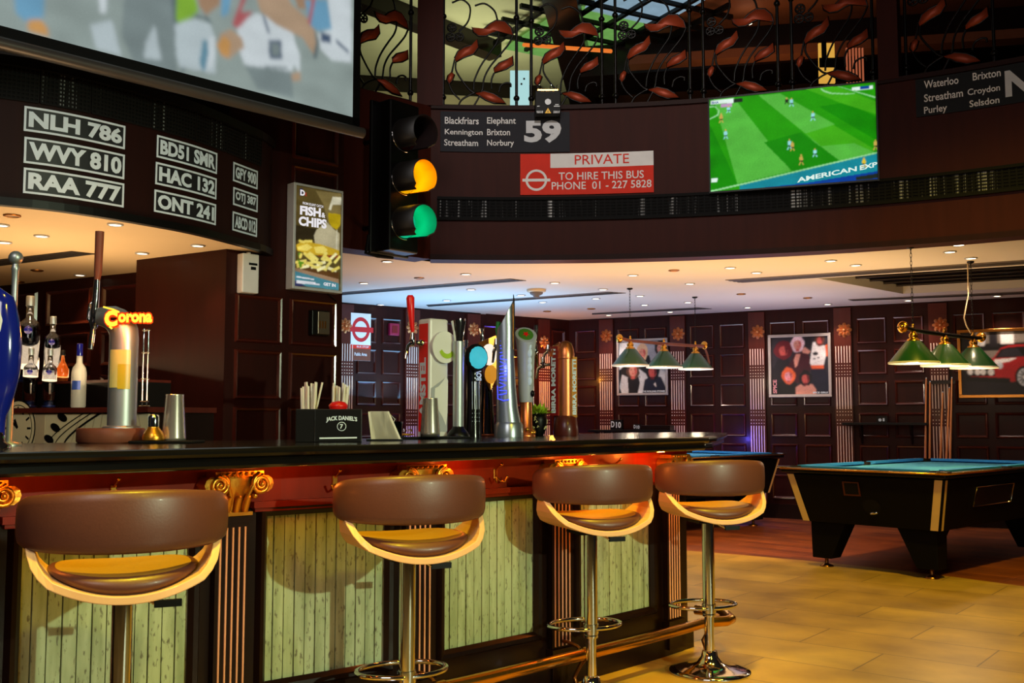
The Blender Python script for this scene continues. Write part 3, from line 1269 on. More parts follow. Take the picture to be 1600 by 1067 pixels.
# traffic light
c = atd(611, 281, 7.86)
rz = radians(48)
zT, zB = atd(590, 166, 7.9).z, atd(590, 401, 7.9).z
t = thing('traffic_light', 'black traffic light glowing amber and green beside the balcony', 'traffic light', (c.x, c.y, zB), rz)
hh = zT - zB
mb = MB('black_paint')
mb.box((0, .02, hh / 2), (.40, .03, hh), 0)
mb.box((-.0, -.07, hh / 2), (.30, .17, hh - .03), 0)
mb.build('housing', t, world=False, bevel=.012)
mb = MB('black_matte')
mb.tube([(-.2, .02, .14), (-.22, .03, 0.0), (-.1, .03, -.012), (.05, .03, -.005)], .014, 6)
mb.build('bracket', t, world=False)
mb = MB('black_paint')
for z in (.25, hh - .25):
    mb.tube([(.0, .03, z), (.0, .42, z)], .02, 8)
mb.build('mounting_arm', t, world=False)
E('light_amber', (252, 176, 4), .9)
E('light_green', (10, 176, 124), 1.0)
M('lens_off', (40, 8, 8), .2)
M('visor_black', (16, 13, 12), .5)
M('visor_lining_dark', (26, 12, 14), .6)
M('visor_lining_amber', (250, 176, 10), .6, spec=.1)  # lens glow on the visor insides painted as colour, amber here, green next
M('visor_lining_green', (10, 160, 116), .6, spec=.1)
for i, (yy, lens) in enumerate(((214, 'lens_off'), (281, 'light_amber'), (350, 'light_green'))):
    z = atd(611, yy, 7.8).z - zB
    mb = MB('visor_black')
    n = 28
    vs = []
    for k in range(n + 1):
        q = radians(-62 + 304 * k / n)
        Lk = .235 if 20 < k * 304 / n < 284 else .20
        for r in (.128, .120):
            vs += [(r * cos(q), -.155, z + r * sin(q)), (r * cos(q), -.155 - Lk, z + r * sin(q) - .012)]
    fs = []
    for k in range(n):
        a, b = 4 * k, 4 * k + 4
        fs += [(a, b, b + 1, a + 1), (a + 1, b + 1, b + 3, a + 3)]
    mb.add(vs, fs, True)
    v = mb.build('visor', t, world=False)
    mb = MB('visor_lining_' + ('dark', 'amber', 'green')[i])
    mb.add([Vector(p) for p in vs], [(4 * k + 2, 4 * k + 3, 4 * k + 7, 4 * k + 6) for k in range(n)], True)
    mb.build('inner_face', v, world=False)
    mb = MB(lens)
    mb.add([(.118 * cos(2 * pi * k / 24), -.158, z + .118 * sin(2 * pi * k / 24)) for k in range(24)] + [(0, -.185, z)], [(k, (k + 1) % 24, 24) for k in range(24)], True)
    mb.build('lens', t, ['unlit red lens', 'glowing amber lens', 'glowing green lens'][i], world=False)
    mb = MB('chrome')
    mb.tube([(.13 * cos(radians(a)), -.158, z + .13 * sin(radians(a))) for a in range(180, 290, 10)], .004, 6)
    mb.build('rim', v, world=False)
E2 = Matrix.Translation((c.x, c.y, zB)) @ Matrix.Rotation(rz, 4, 'Z')
for yy, colr, pw_ in ((281, (1, .60, .02), 1.0), (350, (.02, .8, .55), .9)):
    z = atd(611, yy, 7.8).z - zB
    p = E2 @ Vector((0, -.23, z))
    lamp('POINT', 'signal_lamp', p, None, pw_, colr, .03)

# laser effect lamp on the balcony edge
u, z = FAS.uv(856, 168)
c = FAS.map(u, RAILZ - .12, .085)
t = thing('laser_projector', 'small black laser lamp with a yellow warning triangle on the balcony edge', 'lamp', c)
s0 = .0053
mb = MB('soft_black')
mb.box((0, .0, .12), (.215, .11, .2))
mb.build('case', t, world=False, bevel=.006)
mb = MB('grey_plastic')
for k in range(5):
    mb.box((-.09 + k * .011, -.057, .035), (.004, .004, .02))
    mb.box((.05 + k * .011, -.057, .035), (.004, .004, .02))
mb.box((-.08, -.057, .085), (.02, .003, .006))
mb.box((.075, -.057, .085), (.05, .003, .006))
mb.box((.075, -.057, .098), (.03, .003, .005))
mb.build('markings', t, world=False)
mb = MB('notice_yellow')
mb.add([(-.026, -.058, .025), (.026, -.058, .025), (0, -.058, .07)], [(0, 1, 2)])
mb.mat('black_paint').add([(-.005, -.0585, .032), (.005, -.0585, .032), (0, -.0585, .058)], [(0, 1, 2)])
mb.build('warning_sticker', t, world=False)
mb = MB('dark_glass')
mb.cyl((0, -.05, .12), (0, -.066, .12), .026)
mb.build('lens', t, world=False)
mb = MB('brass')
mb.box((0, -.02, .228), (.17, .05, .014))
mb.build('bracket', t, 'brass yellow bracket', world=False)
mb = MB('chrome')
for x in (-.075, .02, .075):
    mb.tube([(x, -.03, .235), (x, -.03, .27), (x + .012, -.03, .275)], .004, 6)
mb.build('hooks', t, world=False)

# ---------------------------------------------------------------- balcony railing
def bay_pts(pts):
    return [((x - 180) / 605, (860 - y) / 605) for x, y in pts]


LEAVES = [[(415, 150), (450, 185), (500, 178), (560, 120), (620, 85), (690, 95), (740, 150), (757, 215), (700, 195), (640, 178), (590, 192), (530, 222), (470, 222), (430, 190)],
          [(460, 250), (470, 320), (430, 380), (350, 412), (285, 452), (275, 415), (300, 360), (350, 325), (425, 300)],
          [(752, 393), (757, 470), (700, 507), (600, 540), (600, 500), (640, 455), (712, 423)],
          [(250, 540), (272, 562), (255, 612), (230, 645), (210, 612), (220, 570)],
          [(440, 714), (520, 698), (600, 722), (660, 762), (698, 803), (600, 800), (530, 772), (480, 738)]]
STEMS = [[(430, 690), (440, 600), (490, 480), (560, 370), (620, 280), (640, 190), (628, 85)],
         [(505, 680), (520, 580), (570, 480), (650, 380), (720, 290), (757, 215)],
         [(285, 452), (285, 520), (330, 600), (400, 690), (440, 714)],
         [(275, 430), (262, 490), (252, 540)],
         [(228, 645), (262, 715), (320, 775)],
         [(300, 850), (330, 780), (395, 735), (440, 714)],
         [(640, 705), (655, 650), (700, 625), (735, 632), (738, 660)],
         [(600, 540), (578, 600), (580, 680)],
         [(310, 185), (375, 115), (400, 40), (395, -40), (330, -90), (250, -60)],
         [(628, 85), (600, 0), (520, -60), (440, -40)],
         [(505, 680), (470, 760), (420, 850)]]


def railing(u0, u1, cv, label):
    W = u1 - u0
    c = cv.map((u0 + u1) / 2, RAILZ + .012, -.12)
    t = thing('railing_panel', label, 'railing', c, 0, 'wrought iron railing panels of the balcony')
    mp = lambda x, y, o=0: cv.map(u0 + x * W, RAILZ + .012 + y * W, -.12 + o)
    for x in (0, 1):
        mb = MB('iron')
        mb.tube([mp(x, 0), mp(x, 1.9)], .013, 8)
        for y in (.17, 1.32):
            mb.ball(mp(x, y), .027, 8)
        mb.build('post', t)
    mb = MB('iron')
    mb.tube([mp(0, .05), mp(.5, .05), mp(1, .05)], .012, 6)
    mb.tube([mp(0, 1.86), mp(.5, 1.86), mp(1, 1.86)], .02, 6)
    mb.build('rail', t)
    for st in STEMS:
        pts = Cv(bay_pts(st), True, 4).p
        mb = MB('iron')
        mb.tube([mp(p.x, p.y) for p in pts], .0085, 6)
        mb.build('stem', t)
    for lf in LEAVES:
        q = bay_pts(lf)
        cx, cy = sum(p[0] for p in q) / len(q), sum(p[1] for p in q) / len(q)
        mb = MB('copper_leaf')
        n = len(q)
        mb.add([mp(x, y, .006) for x, y in q] + [mp(x, y, -.006) for x, y in q] + [mp(cx, cy, .02), mp(cx, cy, -.02)],
               [(k, (k + 1) % n, 2 * n) for k in range(n)] + [(n + k, n + (k + 1) % n, 2 * n + 1) for k in range(n)] + [(k, (k + 1) % n, n + (k + 1) % n, n + k) for k in range(n)], True)
        l = mb.build('leaf', t)
        mb = MB('iron')
        mb.tube([mp(x, y) for x, y in q], .009, 5, closed=True)
        mb.build('leaf_border', l)
    mb = MB('iron')
    for x, y in bay_pts([(250, 155), (240, 238), (312, 233)]):
        mb.tube([mp(x + .058 * cos(a * pi / 6), y + .058 * sin(a * pi / 6)) for a in range(12)], .009, 5, closed=True)
        for a in range(5):
            mb.tube([mp(x, y), mp(x + .05 * cos(a * 1.257), y + .05 * sin(a * 1.257))], .008, 4)
    mb.build('flower', t)


BAYS = [(693, 807), (830, 940), (961, 1077), (1098, 1214), (1236, 1362)]
BL = ['at the pillar end above the 59 board', 'behind the small laser lamp', 'midway between the laser lamp and the television', 'above the left half of the television', 'above the right half of the television']
for (x0, x1), l in zip(BAYS, BL):
    railing(FAS.uv(x0, 110)[0], FAS.uv(x1, 110)[0], FAS, 'wrought iron railing panel with copper leaves ' + l)
a = FAS.uv(1412, 60)[0]
railing(a, a + .62, FAS, 'dark iron railing panel with copper leaves above the board with the large N')
railing(FASL.L - .74, FASL.L - .13, FASL, 'iron railing panel with copper leaves above the traffic light')

# ---------------------------------------------------------------- projection screen
SC = Cv([tuple(atz(0, 40, 3.1))[:2], tuple(atz(550, 183, 3.1))[:2]], False)
sl, sr = SC.uv(-60, 20)[0], SC.uv(551, 150)[0]
zb0 = 3.1
t = thing('projection_screen', 'big projection screen showing players in white shirts above the bar canopy', 'screen', SC.map((sl + sr) / 2, zb0 - .09, 0))
SPAL = dict(base=(146, 160, 156), wht=(206, 216, 220), whtb=(184, 198, 202), sky=(110, 160, 190), skyb=(96, 140, 160), skin=(176, 150, 124), skinb=(160, 130, 104), grn=(130, 176, 60), red=(178, 96, 100), dk=(96, 112, 116), navy=(66, 84, 110), gold=(200, 150, 90), mid=(126, 140, 140))


def sp(*pts):
    return [SC.uv(x / 2.857, y / 2.857) for x, y in pts]


SCS = [('sc_mid', [(560, -60), (780, -60), (790, 330), (600, 290), (540, 150)]),
       ('sc_sky', [(60, -40), (200, -40), (190, 90), (130, 110), (70, 60)]),
       ('sc_gold', [(125, 90), (180, 85), (215, 130), (215, 165), (125, 140)]),
       ('sc_whtb', [(400, 110), (500, 90), (540, 250), (430, 220)]),
       ('sc_wht', [(440, -40), (480, -40), (470, 60), (445, 60)]),
       ('sc_whtb', [(650, 190), (690, 110), (720, 270), (640, 260)]),
       ('sc_dk', [(760, -60), (790, -60), (830, 300), (810, 330), (775, 120)]),
       ('sc_grn', [(785, -60), (860, -60), (885, 50), (820, 110), (785, 95)]),
       ('sc_whtb', [(780, 110), (860, 80), (940, 110), (965, 200), (960, 330), (800, 300), (785, 240)]),
       ('sc_dk', [(838, 95), (880, 66), (930, 78), (950, 110), (938, 104), (900, 80), (860, 84)]),
       ('sc_skyb', [(905, 180), (925, 180), (935, 290), (905, 320), (890, 280)]),
       ('sc_wht', [(930, 170), (960, 160), (950, 290), (915, 320), (930, 240)]),
       ('sc_skinb', [(870, -60), (990, -60), (980, 20), (920, 70), (890, 30)]),
       ('sc_sky', [(990, -60), (1040, -60), (1020, 60), (985, 80)]),
       ('sc_wht', [(1060, 110), (1140, 60), (1300, 110), (1330, 250), (1300, 320), (1090, 290), (1060, 200)]),
       ('sc_red', [(1090, -40), (1110, -40), (1050, 120), (1035, 110)]),
       ('sc_red', [(1060, 60), (1130, 50), (1070, 120), (1050, 130)]),
       ('sc_skin', [(1130, -60), (1260, -60), (1300, 20), (1390, 100), (1425, 190), (1410, 260), (1350, 170), (1230, 110), (1160, 50)]),
       ('sc_dk', [(1400, 130), (1425, 190), (1412, 265), (1395, 260), (1410, 190)]),
       ('sc_skin', [(985, 150), (1030, 130), (1080, 170), (1090, 210), (1020, 265), (985, 250), (970, 200)]),
       ('sc_gold', [(965, 200), (1000, 160), (1030, 190), (1020, 255), (985, 240)]),
       ('sc_navy', [(1198, 180), (1255, 180), (1258, 265), (1202, 262)]),
       ('sc_mid', [(1208, 192), (1246, 192), (1248, 252), (1212, 250)]),
       ('sc_navy', [(1170, 70), (1180, 70), (1205, 150), (1195, 150)]),
       ('sc_wht', [(1310, 170), (1340, 250), (1335, 330), (1300, 260)]),
       ('sc_skinb', [(1300, -60), (1400, -60), (1380, 40), (1330, 40)]),
       ('sc_sky', [(1360, 0), (1460, 0), (1480, 130), (1420, 140), (1380, 110)]),
       ('sc_red', [(1395, -20), (1410, -20), (1385, 110), (1372, 105)]),
       ('sc_wht', [(1460, -20), (1568, -20), (1568, 280), (1480, 270), (1430, 220), (1420, 150), (1480, 130)]),
       ('sc_navy', [(1430, 145), (1475, 155), (1475, 195), (1432, 185)]),
       ('sc_navy', [(1500, 175), (1555, 225), (1555, 240), (1498, 190)]),
       ('sc_skin', [(1295, 330), (1340, 320), (1340, 360), (1300, 365)]),
       ('sc_mid', [(1090, 290), (1300, 320), (1310, 440), (1150, 400)]),
       ('sc_dk', [(1180, 295), (1285, 300), (1285, 308), (1180, 303)])]
zt = 4.75
mb = MB('white_soft')
mb.qbox(SC.map, sl, sr, zb0, zt, -.004, 0)
cloth = mb.build('screen_cloth', t)
SCN = [('sc_base', [(-1, -1), (2, -1), (2, 2), (-1, 2)])] + [(mn, [((a - sl) / (sr - sl), (b - zb0) / (zt - zb0)) for a, b in sp(*pts)]) for mn, pts in SCS]
raster('projected_picture', cloth, SC.map, sl, zb0, sr - sl, zt - zb0, SCN, SPAL, 400, 280, 2.0, .85, .012, .002, .04, 4)
mb = MB('soft_black')
mb.qbox(SC.map, sl - .05, sr + .055, zb0 - .10, zb0, -.012, .004)
mb.qbox(SC.map, sr, sr + .055, zb0 - .05, zt, -.012, .004)
mb.build('border', t)
M('bar_grey', (84, 78, 74), .35, .4)
mb = MB('bar_grey')
mb.tube([SC.map(sl - .05, zb0 - .09, .01), SC.map(sr + .075, zb0 - .09, .01)], .034, 12)
mb.build('weight_bar', t)
mb = MB('soft_black')
mb.qbox(SC.map, sl - .1, sr + .1, zt, zt + .14, -.06, .08)
mb.build('casing', t)

# ---------------------------------------------------------------- number plates on the canopy
PLT = [('NLH 786', 38, 195, 166, 205), ('WVY 810', 38, 194, 214, 255), ('RAA 777', 37, 193, 262, 302),
       ('BD51 SMR', 244, 338, 211, 246), ('HAC 132', 242, 337, 253, 288), ('ONT 241', 240, 336, 296, 331),
       ('GFY 900', 363, 401, 253, 283), ('OTJ 387', 363, 401, 292, 320), ('ABCD 012', 362, 400, 330, 360)]
for s, x0, x1, ya, yb in PLT:
    u0, z1 = CAN.uv(x0, ya)
    z0 = CAN.uv(x0, yb)[1]
    u1 = CAN.uv(x1, (ya + yb) / 2)[0]
    t = thing('number_plate', 'black number plate reading %s on the canopy' % s, 'number plate', CAN.map((u0 + u1) / 2, z0, .004), 0, 'number plates on the canopy')
    mb = MB('plate_black')
    mb.qbox(CAN.map, u0, u1, z0, z1, .001, .008, 10)
    mb.build('plate', t)
    mb = MB('letter_white')
    b = .011
    for (a0, a1, b0, b1) in ((u0, u1, z0, z0 + b), (u0, u1, z1 - b, z1), (u0, u0 + b, z0 + b, z1 - b), (u1 - b, u1, z0 + b, z1 - b)):
        mb.qbox(CAN.map, a0, a1, b0, b1, .008, .0095, 10 if a1 - a0 > .1 else 1)
    mb.build('border', t)
    mb = MB('letter_white')
    mb.text(CAN.map, s, u0 + .022, z0 + .022, u1 - u0 - .042, z1 - z0 - .044, .011, .045)
    mb.build('lettering', t)
# speaker grille strips above the plates
zg0, zg1 = CAN.uv(120, 172)[1], CAN.uv(120, 122)[1]
xs = [-60, 60, 140, 235, 304, 353, 408]
for i, (a, b) in enumerate(zip(xs, xs[1:])):
    u0, u1 = CAN.uv(a, 200)[0] + .006, CAN.uv(b, 200)[0] - .006
    mb = MB('grille_mesh')
    mb.qbox(CAN.map, u0, u1, zg0, zg1, 0, .006, 8)
    g = mb.build('speaker_grille', cw)
    mb = MB('black_matte')
    k = 0
    n = max(6, int((u1 - u0) / .02))
    for k in range(n + 1):
        u = u0 + (u1 - u0) * k / n
        mb.qbox(CAN.map, u - .004, u + .004, zg0, zg1, .004, .011)
    for k in range(9):
        z = zg0 + (zg1 - zg0) * k / 8
        mb.qbox(CAN.map, u0, u1, z - .005, z + .005, .004, .011, 8)
    mb.build('grille_bars', g)

# ---------------------------------------------------------------- pillar fittings
PO = Cv([tuple(PIL.map(-.1, 0, .09))[:2], tuple(PIL.map(1.2, 0, .09))[:2]], False)
a0, b0 = PO.uv(457, 450), PO.uv(537, 290)
u0, u1 = a0[0], b0[0]
z0 = (PO.uv(457, 450)[1] + PO.uv(532, 459)[1]) / 2
z1 = (PO.uv(460, 284)[1] + PO.uv(537, 299)[1]) / 2
t = thing('menu_screen', 'tall lit advertising screen of fish and chips on the pillar', 'screen', PO.map((u0 + u1) / 2, z0, 0))
mb = MB('grey_plastic')
mb.qbox(PO.map, u0, u1, z0, z1, -.085, 0)
mb.build('frame', t, bevel=.004)
PAL = dict(olive=(84, 70, 34), olive2=(120, 104, 60), dk=(44, 36, 20), smoke=(176, 166, 132), wine=(176, 150, 20), glass=(206, 200, 170), fish=(196, 160, 40), fishl=(226, 204, 96), chip=(226, 210, 110), chipl=(240, 232, 170), leaf=(90, 140, 30), board=(86, 56, 26), boardl=(150, 120, 90), teal=(70, 128, 140), wht=(236, 232, 236), navy=(40, 44, 84), red=(180, 40, 40), sauce=(130, 50, 20))
for k in ('wht', 'red'):
    E('ad_' + k, PAL[k], .95, .12)


def ap(x, y):
    u = (x - 165) / (560 - 165)
    yt, yb = 80 + (150 - 80) * u, 955 + (1000 - 955) * u
    return min(1, max(0, u)), min(1, max(0, (yb - y) / (yb - yt)))


def aq(*a):
    return [ap(*p) for p in a]


sh = [('ad_olive', [(0, 0), (1, 0), (1, 1), (0, 1)]),
      ('ad_olive2', aq((330, 130), (560, 150), (560, 420), (440, 420), (400, 250))),
      ('ad_dk', aq((165, 430), (340, 460), (330, 560), (165, 560))),
      ('ad_smoke', aq((340, 470), (430, 400), (500, 470), (545, 500), (545, 660), (330, 590), (320, 520))),
      ('ad_glass', aq((480, 180), (558, 185), (558, 250), (480, 250), (465, 300), (445, 290))),
      ('ad_wine', aq((442, 320), (556, 335), (550, 430), (520, 470), (470, 440), (445, 390))),
      ('ad_glass', aq((518, 470), (526, 470), (524, 660), (514, 660))),
      ('ad_fish', aq((170, 600), (230, 560), (300, 580), (380, 595), (460, 620), (545, 650), (545, 700), (400, 695), (280, 680), (180, 650))),
      ('ad_fishl', aq((320, 620), (400, 610), (440, 640), (420, 680), (340, 670))),
      ('ad_fishl', aq((180, 620), (260, 590), (310, 620), (260, 655), (190, 645))),
      ('ad_sauce', aq((350, 690), (545, 690), (545, 720), (360, 700))),
      ('ad_board', aq((160, 770), (545, 840), (545, 910), (160, 800))),
      ('ad_boardl', aq((160, 798), (545, 900), (545, 940), (160, 845)))]
random.seed(3)
for k in range(26):
    x, y = random.uniform(215, 530), random.uniform(690, 815)
    d = random.uniform(-1, 1)
    sh.append((random.choice(['ad_chip', 'ad_chipl', 'ad_fishl', 'ad_chip']), aq(*line((x - 40 * cos(d), y - 40 * sin(d)), (x + 40 * cos(d), y + 40 * sin(d)), 24))))
for k in range(9):
    sh.append((['ad_leaf', 'ad_fishl'][k % 3 == 2], aq(*blob(random.uniform(165, 235), random.uniform(690, 780), 26, 12, 8, random.uniform(0, 3)))))
for k in range(7):
    sh.append(('ad_fishl', aq(*blob(200 + k * 16, 580 + random.uniform(-22, 10), 12, 12, 8))))
sh += [('ad_teal', aq((155, 825), (545, 935), (545, 1005), (380, 975), (155, 950))),
       ('ad_navy', aq((155, 905), (260, 960), (155, 955))),
       ('ad_wht', aq((175, 870), (325, 895), (325, 905), (175, 880))),
       ('ad_wht', aq((175, 905), (340, 925), (340, 935), (175, 915))),
       ('ad_wht', aq((175, 920), (375, 940), (375, 948), (175, 930))),
       ('ad_navy', aq((192, 110), (215, 112), (215, 175), (192, 172)))]
f0 = .018
pic = raster('picture', t, PO.map, u0 + f0, z0 + f0, u1 - u0 - 2 * f0, z1 - z0 - 2 * f0, sh, PAL, 120, 250, 1.1, .95, .08, .002, .08)
mb = MB()
oo = .004


def amap(x0, y0, x1, y1, hpx):
    def mp(u, v, o):
        p = ap(x0 + (x1 - x0) * u, y0 + (y1 - y0) * u - v * hpx)
        return PO.map(u0 + f0 + p[0] * (u1 - u0 - 2 * f0), z0 + f0 + p[1] * (z1 - z0 - 2 * f0), o)
    return mp


for (a_, tx, bo, mn) in (((218, 248, 396, 280, 22), 'FROM SOLENT CATCH', .02, 'ad_wht'), ((196, 338, 376, 362, 80), 'FISH', .05, 'ad_wht'), ((382, 362, 416, 368, 44), '&', .03, 'ad_wht'), ((186, 432, 428, 462, 82), 'CHIPS', .05, 'ad_wht'), ((408, 952, 515, 968, 28), 'GET IN', .04, 'ad_wht'), ((196, 170, 236, 178, 50), 'D', .05, 'ad_wht'), ((238, 176, 254, 180, 32), 'K', .02, 'ad_red')):
    mb = MB(mn)
    mb.text(amap(*a_), tx, 0, 0, 1, 1, oo, bo)
    mb.build('lettering', pic)
mb = MB('black_paint')
mb.tube([PIL.map(.7, z0 + .05, .03), PIL.map(.80, 2.06, .02), PIL.map(.855, 2.03, .012)], .004, 6)
mb.build('cable', t)
# air freshener
u0, z0 = PIL.uv(369, 458)
u1, z1 = PIL.uv(396, 400)
t = thing('air_freshener', 'white wall air freshener on the dark pillar below the canopy', 'dispenser', PIL.map((u0 + u1) / 2, z0, .03))
mb = MB('white_plastic')
mb.qbox(PIL.map, u0, u1, z0, z1, .001, .075)
mb.build('case', t, bevel=.008)
mb = MB('black_paint')
mb.qbox(PIL.map, u0 + .045, u1 - .015, z1 - .075, z1 - .06, .075, .077)
mb.qbox(PIL.map, u0 + .06, u1 - .025, z1 - .105, z1 - .085, .075, .077)
mb.build('sensor_window', t)
mb = MB('white_plastic')
mb.cyl(PIL.map((u0 + u1) / 2, z1, .04), PIL.map((u0 + u1) / 2, z1 + .012, .04), .014)
mb.build('nozzle', t)
# key box
u0, z0 = PIL.uv(481, 524)
u1, z1 = PIL.uv(509, 487)
t = thing('key_box', 'small bronze wall box in a panel of the pillar below the menu screen', 'wall box', PIL.map((u0 + u1) / 2, z0, .03))
mb = MB('black_paint')
mb.qbox(PIL.map, u0, u1, z0, z1, .001, .05)
mb.build('case', t, bevel=.006)
mb = MB('key_box')
mb.qbox(PIL.map, u0 + .04, u1 - .008, z0 + .01, z1 - .008, .05, .062)
mb.build('cover', t, bevel=.004)
mb = MB('old_brass')
for k in range(3):
    mb.qbox(PIL.map, u0 + .05 + k * .022, u0 + .06 + k * .022, z0 + .05, z0 + .1, .062, .066)
mb.build('buttons', t)

# bus stop sign and fire alarm on the left wall
u0, z0 = WL.uv(545, 563)
u1, z1 = WL.uv(577, 491)
t = thing('bus_stop_sign', 'white sign with a red roundel on the far left wall', 'sign', WL.map((u0 + u1) / 2, z0, .04))
mb = MB('sign_white')
mb.qbox(WL.map, u0, u1, z0, z1, .023, .04)
mb.mat('sign_red').qbox(WL.map, u0, u1, z0 + (z1 - z0) * .25, z0 + (z1 - z0) * .33, .04, .041)
mb.mat('wood_disc').qbox(WL.map, u0, u1, z0, z0 + (z1 - z0) * .25, .04, .041)
mb.mat('sign_white')
mb.text(WL.map, 'BUS STOP', u0 + .08, z0 + (z1 - z0) * .272, .16, (z1 - z0) * .04, .042, .01)
mb.text(WL.map, 'Public Area', u0 + .05, z0 + (z1 - z0) * .1, u1 - u0 - .1, (z1 - z0) * .07, .042, .01)
mb.build('board', t)
M('roundel_red', (206, 24, 34), .5)
roundel(WL, (u0 + u1) / 2, z0 + (z1 - z0) * .655, .10, .145, .165, .03, .041, 'roundel_red', 'roundel_red', .82).build('roundel', t)
u0, z0 = WL.uv(606, 524)
u1, z1 = WL.uv(621, 506)
t = thing('fire_alarm', 'small magenta red alarm box on the far left wall', 'alarm', WL.map((u0 + u1) / 2, z0, .03))
mb = MB('magenta_plastic')
mb.qbox(WL.map, u0, u1, z0, z1, .001, .05)
mb.build('case', t, bevel=.008)
mb = MB('dark_red')
mb.qbox(WL.map, u0 + .03, u1 - .03, z0 + .03, z1 - .03, .05, .056)
mb.build('button', t)

# ================================================================== THE BAR
BZ = 1.11
PX = [(28, 298), (412, 603), (692, 836), (905, 1017)]
pan = [(BARF.uv(a, 900)[0], BARF.uv(b, 900)[0]) for a, b in PX]
pz0, pz1 = .25, .858
mid = BARF.map(BARF.L * .55, 0, -.2)
bar = thing('bar_counter', 'dark panelled bar front with pale green plank panels and fluted columns', 'bar', (mid.x, mid.y, 0))
sL = -1.0
mb = MB('wood_dark')
mb.qbox(BARF.map, sL, BARF.L, 0, 1.04, -.45, -.03, 30)
e = BARF.map(BARF.L, 0, -.03)
mb.prism([(e.x, e.y), (1.06, 6.35), (.55, 6.7), (.30, 6.05), (.62, 5.80)], 0, 1.04)
cols = [(pan[0][0] - .31, pan[0][0])] + [(pan[i][1], pan[i + 1][0]) for i in range(3)] + [(pan[3][1], BARF.L)]
for a, b in cols:
    mb.qbox(BARF.map, a, b, .1, .9, -.03, 0, 3)
for a, b in pan:
    mb.qbox(BARF.map, a, b, .1, pz0, -.03, 0, 6)
mb.build('carcass', bar)
mb = MB('wood_dark')
mb.qbox(BARF.map, sL, BARF.L + .01, 0, .13, -.03, .03, 30)
mb.build('plinth', bar)
mb = MB('wood_mahogany')
mb.qbox(BARF.map, sL, BARF.L, .9, 1.042, -.03, .008, 30)
mb.build('frieze', bar)
for (a, b) in pan:
    mb = MB('weathered_planks')
    n = 12
    for k in range(n):
        q0, q1 = a + (b - a) * k / n, a + (b - a) * (k + 1) / n
        mb.qbox(BARF.map, q0 + .0022, q1 - .0022, pz0, pz1, -.03, -.012 + .002 * (k % 2))
    mb.build('plank_panel', bar)
    mb = MB('wood_dark')
    mb.mould(BARF.map, a - .035, b + .035, pz0 - .035, pz1 + .035, .045, .022)
    mb.build('panel_moulding', bar)
    mb = MB('wood_mahogany')
    mb.qbox(BARF.map, a - .06, b + .06, .882, .905, 0, .034, 6)
    mb.qbox(BARF.map, a - .05, b + .05, .868, .882, 0, .022, 6)
    mb.build('cap_moulding', bar)


def capital(u, parent):
    o0 = .045
    mb = MB('gold')
    mb.qbox(BARF.map, u - .095, u + .095, 1.0, 1.018, 0, o0 + .03)
    # bell with leaves
    vs, fs = [], []
    lv = [(.868, .056, .03), (.90, .060, .038), (.94, .074, .05), (.97, .088, .06), (1.0, .09, .062)]
    for z, wd, o in lv:
        vs += [BARF.map(u - wd, z, 0), BARF.map(u - wd, z, o), BARF.map(u, z, o + .012), BARF.map(u + wd, z, o), BARF.map(u + wd, z, 0)]
    for i in range(len(lv) - 1):
        for k in range(4):
            fs.append((i * 5 + k, i * 5 + k + 1, i * 5 + 6 + k, i * 5 + 5 + k))
    mb.add(vs, fs, True)
    mb.qbox(BARF.map, u - .062, u + .062, .862, .874, 0, o0 + .012)
    cap = mb.build('capital', parent)
    for sg in (-1, 1):
        mb = MB('gold')
        cx, cz = u + sg * .082, .972
        pts = []
        for k in range(30):
            q = radians(100) - sg * 0 + k / 29 * 4.4 * pi
            r = .036 * (1 - k / 33)
            pts.append(BARF.map(cx - sg * r * cos(q) * -1 * sg * sg, cz + r * sin(q), o0 + .034 + .006 * k / 29))
        mb.tube(pts, [.0085 - .004 * k / 29 for k in range(30)], 6)
        mb.tube([BARF.map(u + sg * .03, .925, o0 + .025), BARF.map(u + sg * .045, .96, o0 + .034), BARF.map(u + sg * .062, .99, o0 + .036), BARF.map(u + sg * .09, 1.004, o0 + .036)], .007, 6)
        mb.ball(BARF.map(cx, cz, o0 + .04), .010, 8)
        mb.build('volute', cap)
        mb = MB('gold')
        mb.tube([BARF.map(cx + sg * .022, cz, .01), BARF.map(cx + sg * .022, cz, o0 + .03)], .03, 10)
        mb.ball(BARF.map(u + sg * .07, .93, o0 + .01), .012, 8)
        mb.build('scroll_roll', cap)
    for k in range(3):
        mb = MB('gold')
        x = u + (k - 1) * .036
        mb.tube([BARF.map(x, .875, .045), BARF.map(x, .905, .056), BARF.map(x, .925, .066), BARF.map(x, .93, .078)], [.012, .014, .012, .004], 6)
        mb.build('acanthus_leaf', cap)
    mb = MB('gold')
    for k in range(7):
        mb.ball(BARF.map(u - .072 + k * .024, 1.009, o0 + .032), .007, 6)
    mb.build('bead_row', cap)


for i, (a, b) in enumerate(cols):
    u = (a + b) / 2
    mb = MB('wood_dark')
    mb.qbox(BARF.map, u - .066, u + .066, .13, .862, 0, .03)
    mb.qbox(BARF.map, u - .08, u + .08, .03, .17, 0, .045)
    mb.qbox(BARF.map, u - .07, u + .07, .835, .862, 0, .036)
    c = mb.build('column', bar)
    mb = MB('flute_amber')
    for k in range(5):
        x = u - .048 + k * .024
        mb.tube([BARF.map(x, .18, .031), BARF.map(x, .82, .031)], .004, 6)
    mb.build('fluting', c)
    capital(u, bar)
# counter top
def over(s):
    return .42 + (.205 - .42) * max(0, min(1, (s + .4) / (BARF.L + .2)))


